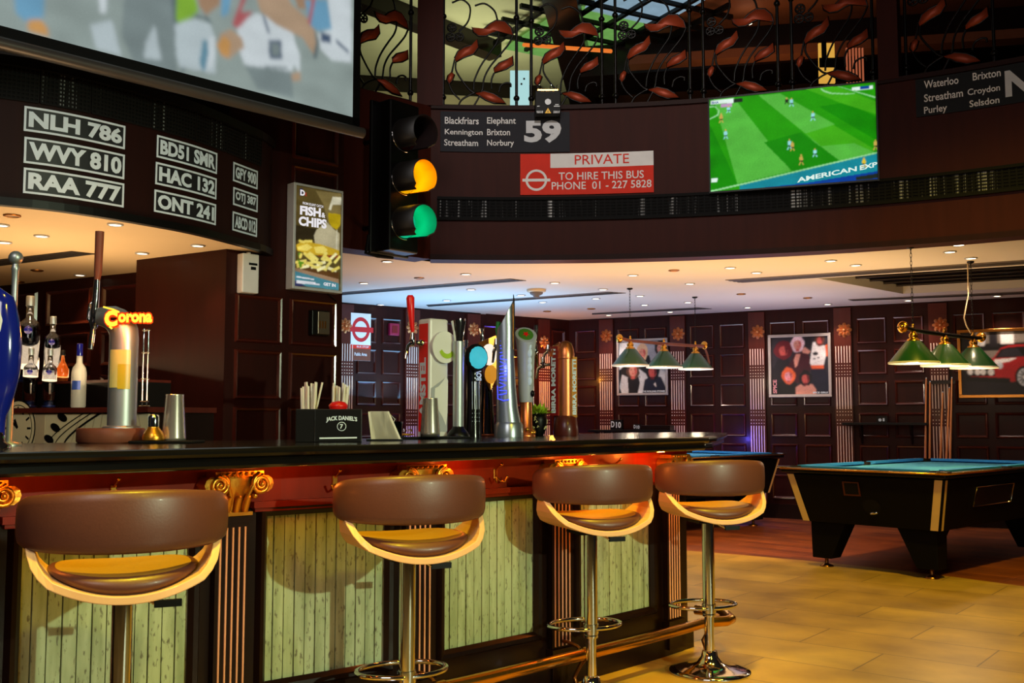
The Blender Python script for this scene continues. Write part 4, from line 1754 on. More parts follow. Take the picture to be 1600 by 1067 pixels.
def outline(d):
    f = [tuple(BARF.map(s, 0, over(s) - d))[:2] for s in [sL + (BARF.L - .1 - sL) * i / 30 for i in range(31)]]
    tip = atz(1137, 692, 1.04)
    f += [(1.02 - d, 5.40), (1.12 - d, 5.62), (tip.x - d, tip.y), (tip.x - .12, tip.y + .3 - d), (.75, 6.95 - d), (.42, 6.35 - d)]
    f += [tuple(BARF.map(s, 0, -.72 + d))[:2] for s in [BARF.L - .25 + (sL - BARF.L + .25) * i / 24 for i in range(25)]]
    return f


ct = thing('countertop', 'glossy black counter top with a moulded edge along the whole bar', 'counter', (mid.x, mid.y, 1.04))
mb = MB('black_stone')
mb.prism(outline(0), 1.078, BZ)
mb.build('slab', ct, bevel=.012)
mb = MB('black_stone')
mb.prism(outline(.025), 1.0405, 1.078)
mb.build('edge_moulding', ct, bevel=.01)
# foot rail
fr = thing('foot_rail', 'polished brass foot rail running along the foot of the bar', 'rail', (mid.x, mid.y, 0))
pts = [BARF.map(sL + (BARF.L - sL) * i / 30, .165, .17) for i in range(31)]
pts = pts[:-1] + [Vector((1.02, 5.335, .165)), Vector((1.10, 5.36, .165)), Vector((1.14, 5.42, .165)), Vector((1.14, 5.52, .165)), Vector((1.09, 5.62, .165)), Vector((1.0, 5.68, .165))]
pts = [Vector((p.x, p.y, .165)) for p in pts]
mb = MB('brass')
mb.tube(pts, .026, 12)
rail = mb.build('rail', fr)
for s in [BARF.L - .02, (cols[3][0] + cols[3][1]) / 2, (cols[2][0] + cols[2][1]) / 2, (cols[1][0] + cols[1][1]) / 2]:
    p = lambda z, o: BARF.map(s, z, o)
    mb = MB('old_brass')
    mb.tube([p(.004, .15), p(.01, .12), p(.05, .10), p(.10, .13), p(.15, .165)], [.02, .014, .009, .009, .012], 8)
    mb.tube([p(.16, .17), p(.19, .12), p(.20, .06), p(.20, .032)], .008, 6)
    mb.lathe([(.028, 0), (.026, .008), (.01, .012)], p(.0, .15), 12)
    mb.build('bracket', fr)
    mb = MB('brass')
    q = BARF.map(s, .165, .17)
    d = BARF.at(s)[1]
    mb.tube([q - Vector((d.x, d.y, 0)) * .02, q + Vector((d.x, d.y, 0)) * .02], .031, 12)
    mb.build('collar', fr)
# bag hooks under the counter
for (px, py, l) in ((175, 760, 'above the nearest stool'), (521, 742, 'above the second nearest stool'), (771, 731, 'between the second and third nearest stools'), (957, 718, 'behind the third nearest stool')):
    u, z = BARF.uv(px, py)
    z = .965
    c = BARF.map(u, z, .009)
    t = thing('bag_hook', 'small brass bag hook on the red frieze ' + l, 'hook', c, 0, 'brass hooks under the counter')
    mb = MB('brass')
    mb.qbox(BARF.map, u - .011, u + .011, z - .022, z + .022, .009, .015)
    mb.build('plate', t, bevel=.003)
    mb = MB('brass')
    for sg in (-1, 1):
        mb.tube([BARF.map(u, z - .012, .014), BARF.map(u + sg * .012, z - .03, .03), BARF.map(u + sg * .024, z - .032, .045), BARF.map(u + sg * .032, z - .015, .05)], .0045, 6)
        mb.ball(BARF.map(u + sg * .033, z - .012, .05), .006, 8)
    mb.tube([BARF.map(u, z + .015, .014), BARF.map(u, z + .03, .035), BARF.map(u, z + .04, .05)], .0045, 6)
    mb.ball(BARF.map(u, z + .042, .052), .007, 8)
    mb.build('prongs', t)

# ---------------------------------------------------------------- bar stools
def shell_z(x):
    return .726 + 1.25 * x * x


def stool():
    t = thing('bar_stool', '', 'bar stool', (0, 0, 0), 0, 'brown bar stools along the bar')
    mb = MB('leather')
    n, m = 36, 14
    vs, fs = [], []
    for i in range(n + 1):
        q = -1 + 2 * i / n
        a = q * radians(84)
        hh = .076 * max(.0, 1 - abs(q) ** 12) ** .35 * (1 - .22 * q * q) + .003
        th = .024 * max(.05, 1 - abs(q) ** 12) ** .5
        cx, cy, cz = .268 * sin(a), .02 - .215 * cos(a), .922
        nx, ny = sin(a), -cos(a)
        for k in range(m):
            b = 2 * pi * k / m
            cb, sb = cos(b), sin(b)
            vx = th * (abs(cb) ** .6) * (1 if cb > 0 else -1)
            vz = hh * (abs(sb) ** .55) * (1 if sb > 0 else -1)
            vs.append((cx + nx * vx, cy + ny * vx, cz + vz + .012 * (1 - q * q) * (vz > 0)))
    for i in range(n):
        for k in range(m):
            l = (k + 1) % m
            fs.append((i * m + k, i * m + l, (i + 1) * m + l, (i + 1) * m + k))
    mb.add(vs, fs, True)
    mb.add(vs[:m], [tuple(range(m))])
    mb.add(vs[-m:], [tuple(range(m))])
    mb.build('backrest', t, world=False)
    # bent plywood shell
    mb = MB('ply_wood')
    path = []
    for i in range(25):
        x = -.190 + .38 * i / 24
        path.append((x, shell_z(x)))
    left = [(-.243, .885), (-.243, .868), (-.239, .845), (-.228, .815), (-.212, .792)]
    path = left + path + [(-x, z) for x, z in left[::-1]]
    vs, fs = [], []
    N = len(path)
    for i, (x, z) in enumerate(path):
        a = min(1, max(0, (z - .726) / .14))
        y0, y1 = -.225 + .15 * a ** 1.3, .20 - .22 * a ** .7
        p0, p1 = path[max(0, i - 1)], path[min(N - 1, i + 1)]
        d = Vector((p1[0] - p0[0], p1[1] - p0[1])).normalized()
        nn = Vector((-d.y, d.x)) * .011
        vs += [(x + nn.x, y0, z + nn.y), (x - nn.x, y0, z - nn.y), (x - nn.x, y1, z - nn.y), (x + nn.x, y1, z + nn.y)]
    for i in range(N - 1):
        for k in range(4):
            l = (k + 1) % 4
            fs.append((4 * i + k, 4 * i + l, 4 * i + 4 + l, 4 * i + 4 + k))
    fs += [(0, 1, 2, 3), (4 * N - 1, 4 * N - 2, 4 * N - 3, 4 * N - 4)]
    mb.add(vs, fs, False)
    mb.build('shell', t, world=False, bevel=.003)
    # seat cushion: brown leather, upper face painted with the yellow light on it
    n = 40
    def ring(r_, h):
        out = []
        for k in range(n):
            q = 2 * pi * k / n
            c_, s_ = cos(q), sin(q)
            x = .198 * r_ * abs(c_) ** .8 * (1 if c_ > 0 else -1)
            y = .205 * r_ * abs(s_) ** .8 * (1 if s_ > 0 else -1) - .012
            zb_ = shell_z(x) + .012
            top = .786 + .45 * x * x + .03 * max(0, y)
            out.append((x, y, zb_ + h * max(.012, top - zb_)))
        return out

    def skin_rings(mb, rings):
        vs = sum((ring(*q) for q in rings), [])
        fs = []
        for i in range(len(rings) - 1):
            for k in range(n):
                l = (k + 1) % n
                fs.append((i * n + k, i * n + l, (i + 1) * n + l, (i + 1) * n + k))
        mb.add(vs, fs, True)
    mb = MB('leather')
    skin_rings(mb, [(.90, .97), (.97, .78), (1.0, .45), (.985, .18), (.93, 0), (.6, 0), (.0, 0)])
    seat = mb.build('seat', t, world=False)
    mb = MB('leather_lit_yellow')
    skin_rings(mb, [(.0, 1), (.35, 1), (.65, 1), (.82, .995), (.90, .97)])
    mb.build('seat_top', seat, 'seat top coloured by yellow light', world=False)
    mb = MB('black_paint')
    mb.box((0, 0, .714), (.16, .16, .012))
    mb.build('mounting_plate', t, world=False)
    mb = MB('chrome')
    mb.tube([(0, 0, .71), (0, 0, .27)], .029, 24)
    mb.lathe([(.03, .262), (.031, .268), (.03, .275)], (0, 0, 0), 24)
    up = mb.build('upper_column', t, world=False)
    mb = MB('chrome')
    mb.tube([(0, 0, .265), (0, 0, .06)], .0225, 24)
    mb.build('lower_column', t, world=False)
    mb = MB('chrome')
    mb.tube([(.012 + .165 * cos(2 * pi * k / 40), .095 + .118 * sin(2 * pi * k / 40), .30) for k in range(40)], .0095, 8, closed=True)
    mb.lathe([(.033, .28), (.034, .30), (.033, .32)], (0, 0, 0), 24)
    mb.build('footrest', t, world=False)
    mb = MB('chrome')
    mb.tube([(.0, .02, .70), (.05, 0, .698), (.085, -.01, .678)], .005, 8)
    lv = mb.build('lever', t, world=False)
    mb = MB('black_paint')
    mb.box((.12, -.015, .678), (.075, .014, .02))
    mb.build('lever_grip', lv, world=False)
    mb = MB('chrome')
    mb.lathe([(.192, 0), (.195, .006), (.19, .013), (.16, .018), (.10, .028), (.06, .046), (.04, .075), (.034, .10), (.024, .102)], (0, 0, 0), 48)
    mb.build('base', t, world=False)
    return t


st = stool()
sts = [(193, 2.93, 24, 'nearest brown bar stool with a bent plywood shell at the left', 0),
       (637, 3.68, 24, 'second nearest brown bar stool standing before the first whole plank panel', .0),
       (923, 4.50, 20, 'third nearest brown bar stool standing before the foot rail', .0),
       (1107, 4.98, 14, 'farthest brown bar stool with its round chrome base on the tiles', .0)]
for i, (px, d, r, l, dz) in enumerate(sts):
    x = xc(px, d, 900)
    if i == 0:
        st.location = (x, d, 0)
        st.rotation_euler = (0, 0, radians(r))
        st['label'] = l
    else:
        dup(st, (x, d, 0), radians(r), l)

# ================================================================== ON THE COUNTER
def on_bar(name, label, cat, px, d, rz=0, group=None, py=668):
    return thing(name, label, cat, (xc(px, d, py), d, BZ), rz, group)


def L(mb, name, t, label=None, bevel=0):
    return mb.build(name, t, label, world=False, bevel=bevel)


def flat_map(t_off, rz, tilt=0):
    """local vertical face: u to the right seen from the front, v up, o outwards"""
    c, s = cos(rz), sin(rz)
    return lambda u, v, o=0: Vector((t_off[0] + u * c + o * s, t_off[1] + u * s - o * c, t_off[2] + v))


def faucet(mb, base, d, knob_h=.0, sc=1):
    """beer faucet: shank from base along direction d, body and spout"""
    b = Vector(base)
    d = Vector(d).normalized()
    e = b + d * .07 * sc
    mb.tube([b, b + d * .02 * sc, b + d * .022 * sc, e], [.016 * sc, .016 * sc, .010 * sc, .010 * sc], 10)
    mb.tube([e + Vector((0, 0, .045 * sc)), e + Vector((0, 0, .02 * sc)), e, e + Vector((0, 0, -.02 * sc))], [.010 * sc, .014 * sc, .017 * sc, .012 * sc], 10)
    mb.tube([e, e + d * .03 * sc + Vector((0, 0, -.02 * sc)), e + d * .045 * sc + Vector((0, 0, -.08 * sc))], [.012 * sc, .010 * sc, .007 * sc], 8)
    return e


# steel tap tower with the glowing lettering
t = on_bar('tap_tower', 'bent brushed steel tap tower with glowing orange lettering and a wooden disc base', 'beer tap', 190, 3.95)
mb = MB('wood_disc')
mb.lathe([(.118, 0), (.125, .006), (.125, .05), (.12, .056)], (-.04, 0, 0), 40)
L(mb, 'disc_base', t)
mb = MB('steel')
R_ = .062
pts = [(0, 0, .056), (0, 0, .20), (0, 0, .40)] + [(-.07 + .07 * cos(radians(a)), 0, .41 + .075 * sin(radians(a))) for a in (15, 35, 55, 75, 90)] + [(-.10, 0, .488)]
mb.tube(pts, [.054] * 5 + [.052, .048, .042, .034], 24)
mb.lathe([(.07, .054), (.07, .062), (.056, .066)], (0, 0, 0), 30)
L(mb, 'pipe', t)
mb = MB('chrome')
mb.tube([(-.10, 0, .488), (-.118, 0, .488)], .02, 12)
mb.tube([(-.112, 0, .635), (-.114, 0, .56), (-.118, 0, .52), (-.118, 0, .47), (-.118, 0, .44)], [.011, .013, .016, .020, .012], 12)
mb.tube([(-.112, 0, .56), (-.135, -.01, .53), (-.14, -.01, .48), (-.12, -.005, .45)], .005, 6)
mb.tube([(-.12, 0, .45), (-.125, -.01, .36)], .010, 10)
L(mb, 'faucet', t)
mb = MB('wood_disc')
mb.tube([(-.112, 0, .63), (-.109, 0, .66), (-.107, 0, .82)], [.011, .015, .0165], 16)
L(mb, 'handle', t)
E('neon_orange', (255, 206, 60), 1.6)
E('halo_red', (255, 60, 8), 1.1)  # red glow round the letters, painted as a bolder copy behind them
mb = MB('neon_orange')
mp = flat_map((-.052, -.055, .452), 0)
mb.text(mp, 'C', 0, -.01, .05, .062, .012, .07)
mb.text(mp, 'orona', .052, .005, .13, .035, .012, .05)
mb.tube([mp(-.005, .065, .012), mp(.03, .056, .012), mp(.055, .045, .012)], .004, 6)
mb.tube([mp(.03, -.018, .012), mp(.02, -.01, .012)], .004, 6)
L(mb, 'glowing_lettering', t)
mb = MB('halo_red')
mb.text(mp, 'C', -.004, -.016, .058, .074, .009, .14)
mb.text(mp, 'orona', .047, -.001, .138, .047, .009, .13)
L(mb, 'letter_halo', t)
mb = MB('black_paint')
mb.tube([mp(.0, .02, -.01), mp(.09, .02, .004), mp(.17, .02, .004)], .006, 6)
L(mb, 'letter_bracket', t)
lamp('POINT', 'lettering_glow', (xc(215, 3.95) + .03, 3.80, BZ + .46), None, 3, (1, .22, .02), .03)
M('tap_badge_pale', (206, 202, 120), .3)
M('tap_badge_yellow', (196, 176, 40), .3)
mb = MB('tap_badge_pale')
vs, fs = [], []
for z, dx in ((.21, -.03), (.24, -.036), (.33, -.036), (.355, -.034)):
    for k in range(9):
        q = radians(-118 + k * 9 - 22)
        w_ = 1
        vs.append((.0555 * cos(radians(-130 + k * 11)), .0555 * sin(radians(-130 + k * 11)), z))
for i in range(3):
    for k in range(8):
        fs.append((i * 9 + k, i * 9 + k + 1, i * 9 + 10 + k, i * 9 + 9 + k))
mb.add(vs, fs, True)
mb.mat('tap_badge_yellow')
vs = []
for z in (.205, .30):
    for k in range(5):
        vs.append((.0562 * cos(radians(-90 + k * 12)), .0562 * sin(radians(-90 + k * 12)), z))
mb.add(vs, [(k, k + 1, k + 6, k + 5) for k in range(4)], True)
L(mb, 'badge', t)

# far left tower with the blue oval, and pole with a ball
t = on_bar('tap_tower', 'deep blue oval tap tower with a white badge cut by the left edge', 'beer tap', -10, 3.18)
mb = MB('blue_enamel')
prof = []
for k in range(17):
    z = .04 + .46 * k / 16
    q = k / 16
    r = .034 + .042 * sin(pi * min(1, max(0, (q - .12) / .88))) ** .8 if q > .12 else .034
    if q > .93:
        r *= sqrt(max(0.01, 1 - ((q - .93) / .07) ** 2))
    prof.append((max(r, .002), z))
mb.lathe(prof, (0, 0, 0), 32, sy=.7)
L(mb, 'body', t)
mb = MB('white_soft')
mb.ball((-.01, -.035, .36), .05, 20, (1, .38, 1.9))
L(mb, 'badge', t)
mb = MB('chrome')
mb.lathe([(.052, 0), (.052, .01), (.036, .02), (.033, .05)], (0, 0, 0), 28)
L(mb, 'base', t)
t = on_bar('ball_pole', 'steel pole topped with a ball behind the blue tap tower', 'pole', 15, 3.5)
mb = MB('steel')
mb.lathe([(.04, 0), (.04, .01), (.0105, .016), (.0105, .55), (.012, .60), (.014, .605), (.012, .615), (.009, .625)], (0, 0, 0), 20)
L(mb, 'pole', t)
mb = MB('steel')
mb.ball((0, 0, .645), .024, 16)
L(mb, 'ball', t)

# shakers
def shaker(px, d, label, h=.155, r=.034):
    t = on_bar('shaker_tin', label, 'cocktail shaker', px, d)
    mb = MB('tin')
    k = h / .155
    mb.lathe([(r * 1.22, 0.005), (r * 1.28, .0), (r * 1.30, .02), (r * .98, h * .98), (r * 1.0, h), (r * .93, h)], (0, 0, 0), 32)
    L(mb, 'cup', t)


mt = on_bar('bar_mat', 'black rubber bar mat under the left shaker', 'mat', 262, 3.9)
mb = MB('black_matte')
mb.box((0, 0, .005), (.24, .16, .010))
L(mb, 'mat', mt, bevel=.004)
mt['label'] = 'black rubber bar mat beneath the shaker beside the steel tap tower'
t = on_bar('cocktail_shaker', 'domed gold and steel shaker top beside the wooden tap base', 'shaker top', 240, 3.86)
t.location.z += .012
mb = MB('gold')
mb.lathe([(.040, 0), (.041, .012), (.034, .03), (.022, .045), (.021, .05)], (0, 0, 0), 28)
L(mb, 'dome', t)
mb = MB('chrome')
mb.lathe([(.021, .05), (.0215, .085), (.018, .095), (.001, .098)], (0, 0, 0), 24)
L(mb, 'cap', t)
shaker(272, 3.92, 'tall steel shaker tin standing beside the gold shaker top', .185, .034)

# black caddy with straws
t = on_bar('bar_caddy', 'black bar caddy with white lettering holding straws', 'caddy', 515, 4.12, radians(8))
mb = MB('black_paint')
for (c, s) in (((0, -.095, .065), (.255, .006, .13)), ((0, .095, .065), (.255, .006, .13)), ((-.125, 0, .065), (.006, .19, .13)), ((.125, 0, .065), (.006, .19, .13)), ((-.03, 0, .065), (.006, .19, .13)), ((0, 0, .004), (.255, .19, .008)), ((.045, 0, .06), (.15, .005, .12))):
    mb.box(c, s)
L(mb, 'box', t, bevel=.003)
mb = MB('letter_white')
mp = flat_map((-.055, -.0985, 0), 0)
arcm = lambda u, v, o=0: mp(u, v - 1.6 * (u - .105) ** 2, o)
mb.text(arcm, "JACK DANIEL'S", .045, .082, .12, .022, .001, .04)
mb.poly(mp, blob(.105, .062, .018, .018, 20), .001)
mb.mat('black_paint').poly(mp, blob(.105, .062, .0155, .0155, 20), .0016)
mb.mat('letter_white').text(mp, '7', .098, .053, .013, .018, .002, .03)
mb.poly(mp, [(.02, .013), (.165, .015), (.165, .021), (.02, .019)], .001)
L(mb, 'lettering', t)
mb = MB('chrome')
mb.tube([(-.053, -.1, .004), (-.053, -.1, .128)], .0022, 6)
L(mb, 'edge_strip', t)
base = FR[t.name]
random.seed(5)
for bx, by, n, l in ((-.085, 0, 15, 'left compartment of the black caddy'), (.02, .03, 17, 'right compartment of the black caddy')):
    for k in range(n):
        x, y = bx + random.uniform(-.024, .024) + (.012 if n == 17 else 0), by + random.uniform(-.03, .03)
        tx = (x - bx) * .42 + random.uniform(-.008, .008)
        if k == 0:
            tx += .04
        h = .21 + random.uniform(-.006, .02)
        p0, p1 = Vector((x - bx, y, .0)), Vector((x - bx + tx, y + random.uniform(-.01, .01), h))
        s = thing('paper_straw', 'white paper straw standing in the ' + l, 'straw', base @ Vector((bx, 0, .01)), radians(8), 'straws in the ' + l)
        mb = MB('straw_paper')
        mb.tube([p0, p1], .0042, 8, cap=False)
        mb.tube([p0, p1], .0034, 8, cap=False)
        L(mb, 'tube', s)
t = thing('bottle_pourer', 'shiny red domed lid in the front of the black caddy', 'lid', base @ Vector((.035, -.05, .008)))
mb = MB('red_plastic')
mb.lathe([(.026, .002), (.026, .105), (.038, .132), (.038, .138), (.026, .150), (.001, .155)], (0, 0, 0), 24)
L(mb, 'dome', t)
# napkin holder
t = on_bar('napkin_holder', 'wire napkin holder right of the black caddy', 'holder', 597, 4.30, radians(8))
mb = MB('black_paint')
mb.box((.01, 0, .004), (.15, .10, .008))
L(mb, 'tray', t)
mb = MB('chrome')
for y in (-.03, .03):
    mb.tube([(-.04, y, .006), (-.035, y, .05), (.0, y, .10), (.035, y, .11), (.055, y, .09), (.04, y, .06), (.03, y, .008)], .0025, 6)
L(mb, 'wire', t)
t2 = thing('napkin_stack', 'stack of cream napkins leaning in the wire holder', 'napkins', FR[t.name] @ Vector((0, 0, .008)), radians(8))
mb = MB('napkin')
for k in range(9):
    x = -.045 + k * .0085
    mb.add([(x + q[0], q[1], q[2]) for q in ((0, -.045, 0), (.055, -.045, 0), (.004, -.045, .115), (-.014, -.045, .113), (0, .045, 0), (.055, .045, 0), (.004, .045, .115), (-.014, .045, .113))],
           [(0, 1, 2, 3), (7, 6, 5, 4), (0, 4, 5, 1), (1, 5, 6, 2), (2, 6, 7, 3), (3, 7, 4, 0)])
L(mb, 'napkins', t2)
# glass and strainer
t = on_bar('glass_tumbler', 'small glass tumbler right of the napkins', 'glass', 618, 4.75)
mb = MB('glass')
mb.lathe([(.03, 0), (.034, .08), (.0325, .08), (.028, .006), (.001, .006)], (0, 0, 0), 24)
L(mb, 'tumbler', t)
t = on_bar('cocktail_strainer', 'brass cocktail strainer lying beside the grey shaker', 'strainer', 631, 4.95)
mb = MB('gold')
mb.lathe([(.045, .012), (.05, .016), (.05, .02), (.02, .022), (.001, .024)], (0, 0, 0), 28)
L(mb, 'disc', t)
mb = MB('chrome')
for k in range(9):
    q = k * .35
    mb.tube([(.03 * cos(q + a) + .012 * sin(a * 5), .03 * sin(q + a), .03 + .012 * cos(a * 5)) for a in (0, .1, .2, .3)], .003, 5)
mb.tube([(0, -.04, .0), (0, -.04, .014)], .01, 8)
mb.tube([(0, .03, .0), (0, .03, .014)], .01, 8)
L(mb, 'coil_spring', t)
t = on_bar('bar_mat', 'long black rubber bar mat beneath the shaker at the red tap tower', 'mat', 664, 4.72, radians(35))
mb = MB('black_matte')
mb.box((0, 0, .005), (.42, .15, .010))
L(mb, 'mat', t, bevel=.004)
shaker(672, 4.62, 'steel shaker tin in front of the red and white tap tower', .175, .034)
[o for o in COL.objects if o.name == 'shaker_tin.001'][0].location.z += .0105

# red and white box tower
t = on_bar('tap_tower', 'square tap tower with a red face and a white round badge', 'beer tap', 676, 5.02, radians(42))
mb = MB('white_plastic')
mb.box((0, 0, .29), (.115, .10, .58))
L(mb, 'body', t, bevel=.012)
M('tap_red', (226, 20, 22), .3)
mb = MB('tap_red')
mp = flat_map((-.0585, 0, 0), radians(-90))
mb.poly(mp, [(-.036, .03), (.036, .03), (.036, .555), (-.036, .555)], .001)
mb.mat('letter_white').text(mp, 'AMSTEL', -.028, .10, .05, .29, .002, .05, up=True)
L(mb, 'red_face', t)
mb = MB('white_soft')
mp = flat_map((0, -.0515, 0), 0)
mb.tube([mp(.02, .44, 0), mp(.02, .44, .02)], .078, 30)
L(mb, 'round_badge', t)
mb = MB('tap_badge_yellow')
pts = [(.03 + .05 * cos(a), .435 + .05 * sin(a)) for a in [radians(200 + k * 14) for k in range(10)]]
pts += [(.03 + .036 * cos(a), .448 + .04 * sin(a)) for a in [radians(326 - k * 13) for k in range(10)]]
mb.mat('plant_green').poly(mp, pts, .022)
mb.mat('tap_grey').poly(mp, [(-.05, .03), (.05, .03), (.05, .30), (-.05, .24)], .001)
mb.mat('white_soft').poly(mp, [(-.03, .2), (-.01, .14), (.02, .10), (.04, .06), (.05, .12), (.052, .28), (.04, .30), (.02, .275), (-.005, .25), (-.028, .24)], .002)
L(mb, 'print', t)
mb = MB('chrome')
e = faucet(mb, (-.06, 0, .46), (-1, -.1, 0))
L(mb, 'faucet', t)
mb = MB('tap_red')
h0 = e + Vector((0, 0, .05))
mb.tube([h0, h0 + Vector((-.004, 0, .02)), h0 + Vector((-.012, 0, .10)), h0 + Vector((-.016, 0, .165)), h0 + Vector((-.017, 0, .178))], [.008, .011, .017, .02, .012], 14)
L(mb, 'handle', t)

# slim steel tower with a flared top
t = on_bar('tap_tower', 'slim steel tap column with a flared chrome top and a black foot', 'beer tap', 716, 5.0)
mb = MB('steel')
mb.tube([(0, 0, .05), (0, 0, .47)], .027, 20)
L(mb, 'column', t)
mb = MB('chrome')
mb.tube([(0, 0, .47), (0, 0, .49), (0, 0, .56), (-.003, 0, .575)], [.022, .024, .036, .037], 16)
L(mb, 'flared_top', t)
mb = MB('black_paint')
mb.lathe([(.055, 0), (.057, .012), (.045, .03), (.032, .045), (.028, .055)], (0, 0, 0), 28)
L(mb, 'foot', t)

# black twin towers
E('badge_cyan', (70, 196, 210), .9, .35)
E('badge_white', (255, 244, 226), 1.0)
E('badge_amber', (226, 150, 40), .8, .2)
t = on_bar('tap_tower', 'black tap tower with a glowing cyan oval badge and white stripes', 'beer tap', 739, 5.22, radians(20))
mb = MB('black_stone')
mb.lathe([(.046, 0), (.044, .02), (.038, .18), (.035, .36), (.03, .40), (.002, .405)], (0, 0, 0), 24)
L(mb, 'body', t)
mb = MB('soft_black')
mb.ball((0, -.05, .40), .062, 24, (1, .55, 1.15))
L(mb, 'badge_housing', t)
mb = MB('badge_cyan')
mp = flat_map((0, -.082, .40), radians(0))
mb.ball((.004, -.068, .40), .05, 24, (1, .42, 1.15))
L(mb, 'oval_badge', t)
mb = MB('letter_white')
mp = flat_map((0, -.052, 0), 0)
for k in range(4):
    mb.tube([(-.018 + k * .012, -.045, .14), (-.018 + k * .012, -.041, .28)], .0018, 5)
    for z in (.08, .10, .12):
        mb.ball((-.018 + k * .012, -.0465, z), .002, 5)
mb.text(mp, 'BOW', .0, .285, .028, .07, .0, .03, up=True)
L(mb, 'print', t)
mb = MB('chrome')
faucet(mb, (0, .04, .42), (-.3, 1, 0))
mb.tube([(-.01, .09, .46), (-.012, .09, .50)], [.01, .014], 8)
L(mb, 'faucet', t)
t = on_bar('tap_tower', 'black curved tap tower with a glowing white and amber badge', 'beer tap', 760, 5.52, radians(15))
mb = MB('black_stone')
mb.lathe([(.05, .012), (.047, .03), (.035, .2), (.026, .34), (.02, .42), (.001, .425)], (0, 0, 0), 24)
L(mb, 'body', t)
mb = MB('old_brass')
mp = flat_map((0, -.03, 0), 0)
pl_ = [(-.055, .50), (.055, .545), (.062, .53), (.06, .40), (.035, .30), (.01, .24), (-.02, .30), (-.052, .42)]
n = len(pl_)
mb.add([mp(x, y, 0) for x, y in pl_] + [mp(x, y, .02) for x, y in pl_], [tuple(range(n)), tuple(range(n, 2 * n))] + [(k, (k + 1) % n, n + (k + 1) % n, n + k) for k in range(n)])
L(mb, 'badge_board', t)
mb = MB('badge_white')
mb.poly(mp, blob(.002, .435, .042, .058, 20), .0215)
mb.mat('badge_amber').poly(mp, blob(.012, .33, .034, .05, 20), .021)
L(mb, 'badge', t)
mb = MB('copper')
mb.lathe([(.075, 0), (.078, .006), (.075, .012)], (0, 0, 0), 30)
L(mb, 'plate', t)
mb = MB('chrome')
mb.tube([(.0, .03, .40), (0, .06, .44), (-.01, .07, .56), (-.01, .07, .585)], [.012, .014, .012, .016], 10)
L(mb, 'faucet', t)

# leaning silver blade with blue neon
E('neon_blue', (60, 70, 255), 2.6)
t = on_bar('tap_tower', 'leaning silver blade tap tower with blue neon script', 'beer tap', 795, 5.28)
mb = MB('tap_silver')
sec = [(.06, .0, .066, .06), (.15, -.009, .056, .05), (.26, -.014, .050, .042), (.40, -.018, .046, .034), (.50, -.019, .043, .028), (.556, -.019, .042, .024)]
vs, fs = [], []
n = 24
for i, (z, x, rx, ry) in enumerate(sec):
    for k in range(n):
        q = 2 * pi * k / n
        c_, s_ = cos(q), sin(q)
        up_ = ((c_ + 1) / 2) ** 1.3 * .15 if i == 5 else (((c_ + 1) / 2) * .06 if i == 4 else 0)
        vs.append((x + rx * c_, ry * s_, z + up_))
for i in range(len(sec) - 1):
    for k in range(n):
        l = (k + 1) % n
        fs.append((i * n + k, i * n + l, (i + 1) * n + l, (i + 1) * n + k))
mb.add(vs, fs, True)
mb.add(vs[-n:], [tuple(range(n))])
L(mb, 'blade', t)
mb = MB('tap_silver')
mb.lathe([(.076, 0), (.074, .06), (.066, .075)], (0, 0, 0), 30)
L(mb, 'foot', t)
mb = MB('black_paint')
mb.tube([(.027, -.02, .42), (.0285, -.016, .56), (.026, -.01, .70), (.024, 0, .735)], [.002, .004, .005, .002], 6)
mb.mat('old_brass').tube([(.022, -.024, .45), (.022, -.02, .60), (.022, -.012, .685)], .003, 6)
L(mb, 'edge_trim', t)
mb = MB('neon_blue')
zz = lambda y, x: Vector((-.028 + x, -.052 + .036 * ((y - .2) / .36), y))
random.seed(2)
for i in range(9):
    y = .215 + i * .036
    a = [(-.022, 0), (.016, .006), (.018, .02), (-.02, .022)] if i % 3 == 0 else ([(-.022, 0), (.012, .012), (-.02, .026)] if i % 3 == 1 else [(.016, .0), (-.02, .004), (-.02, .02), (.016, .024)])
    mb.tube([zz(y + q[1], q[0] + .006 * (i / 9)) for q in a], .0022, 5)
mb.tube([zz(.19, .03), zz(.185, .0), zz(.195, -.028), zz(.26, -.03)], .0022, 5)
mb.tube([zz(.545, .0), zz(.57, .014)], .0022, 5)
L(mb, 'neon_script', t)
M('handle_green', (20, 140, 60), .3)
mb = MB('chrome')
faucet(mb, (-.035, .05, .47), (-.5, 1, 0))
L(mb, 'faucet', t)
mb = MB('handle_green')
mb.tube([(-.055, .07, .50), (-.058, .075, .56), (-.055, .075, .60)], [.008, .014, .012], 10)
L(mb, 'handle', t)
lamp('POINT', 'neon_glow', (xc(790, 5.15), 5.13, BZ + .36), None, .5, (.1, .12, 1), .02)

# white slanted-top tower on a golden post
t = on_bar('tap_tower', 'white tap tower with a slanted oval top and a golden glass post', 'beer tap', 822, 5.45, radians(-10))
mb = MB('tap_grey')
sec = [(.18, .036, .036), (.22, .040, .04), (.32, .043, .042), (.44, .047, .046), (.54, .058, .054)]
vs, fs = [], []
n = 28
for i, (z, rx, ry) in enumerate(sec):
    for k in range(n):
        q = 2 * pi * k / n
        sl_ = -.014 * cos(q) + .042 * sin(q)
        vs.append((rx * cos(q), ry * sin(q), z + (sl_ if i == 4 else 0)))
for i in range(4):
    for k in range(n):
        l = (k + 1) % n
        fs.append((i * n + k, i * n + l, (i + 1) * n + l, (i + 1) * n + k))
mb.add(vs, fs, True)
mb.add(vs[-n:], [tuple(range(n))])
mb.add(vs[:n], [tuple(range(n))])
L(mb, 'body', t)
M('tap_green', (70, 120, 40), .4)
mb = MB('tap_green')
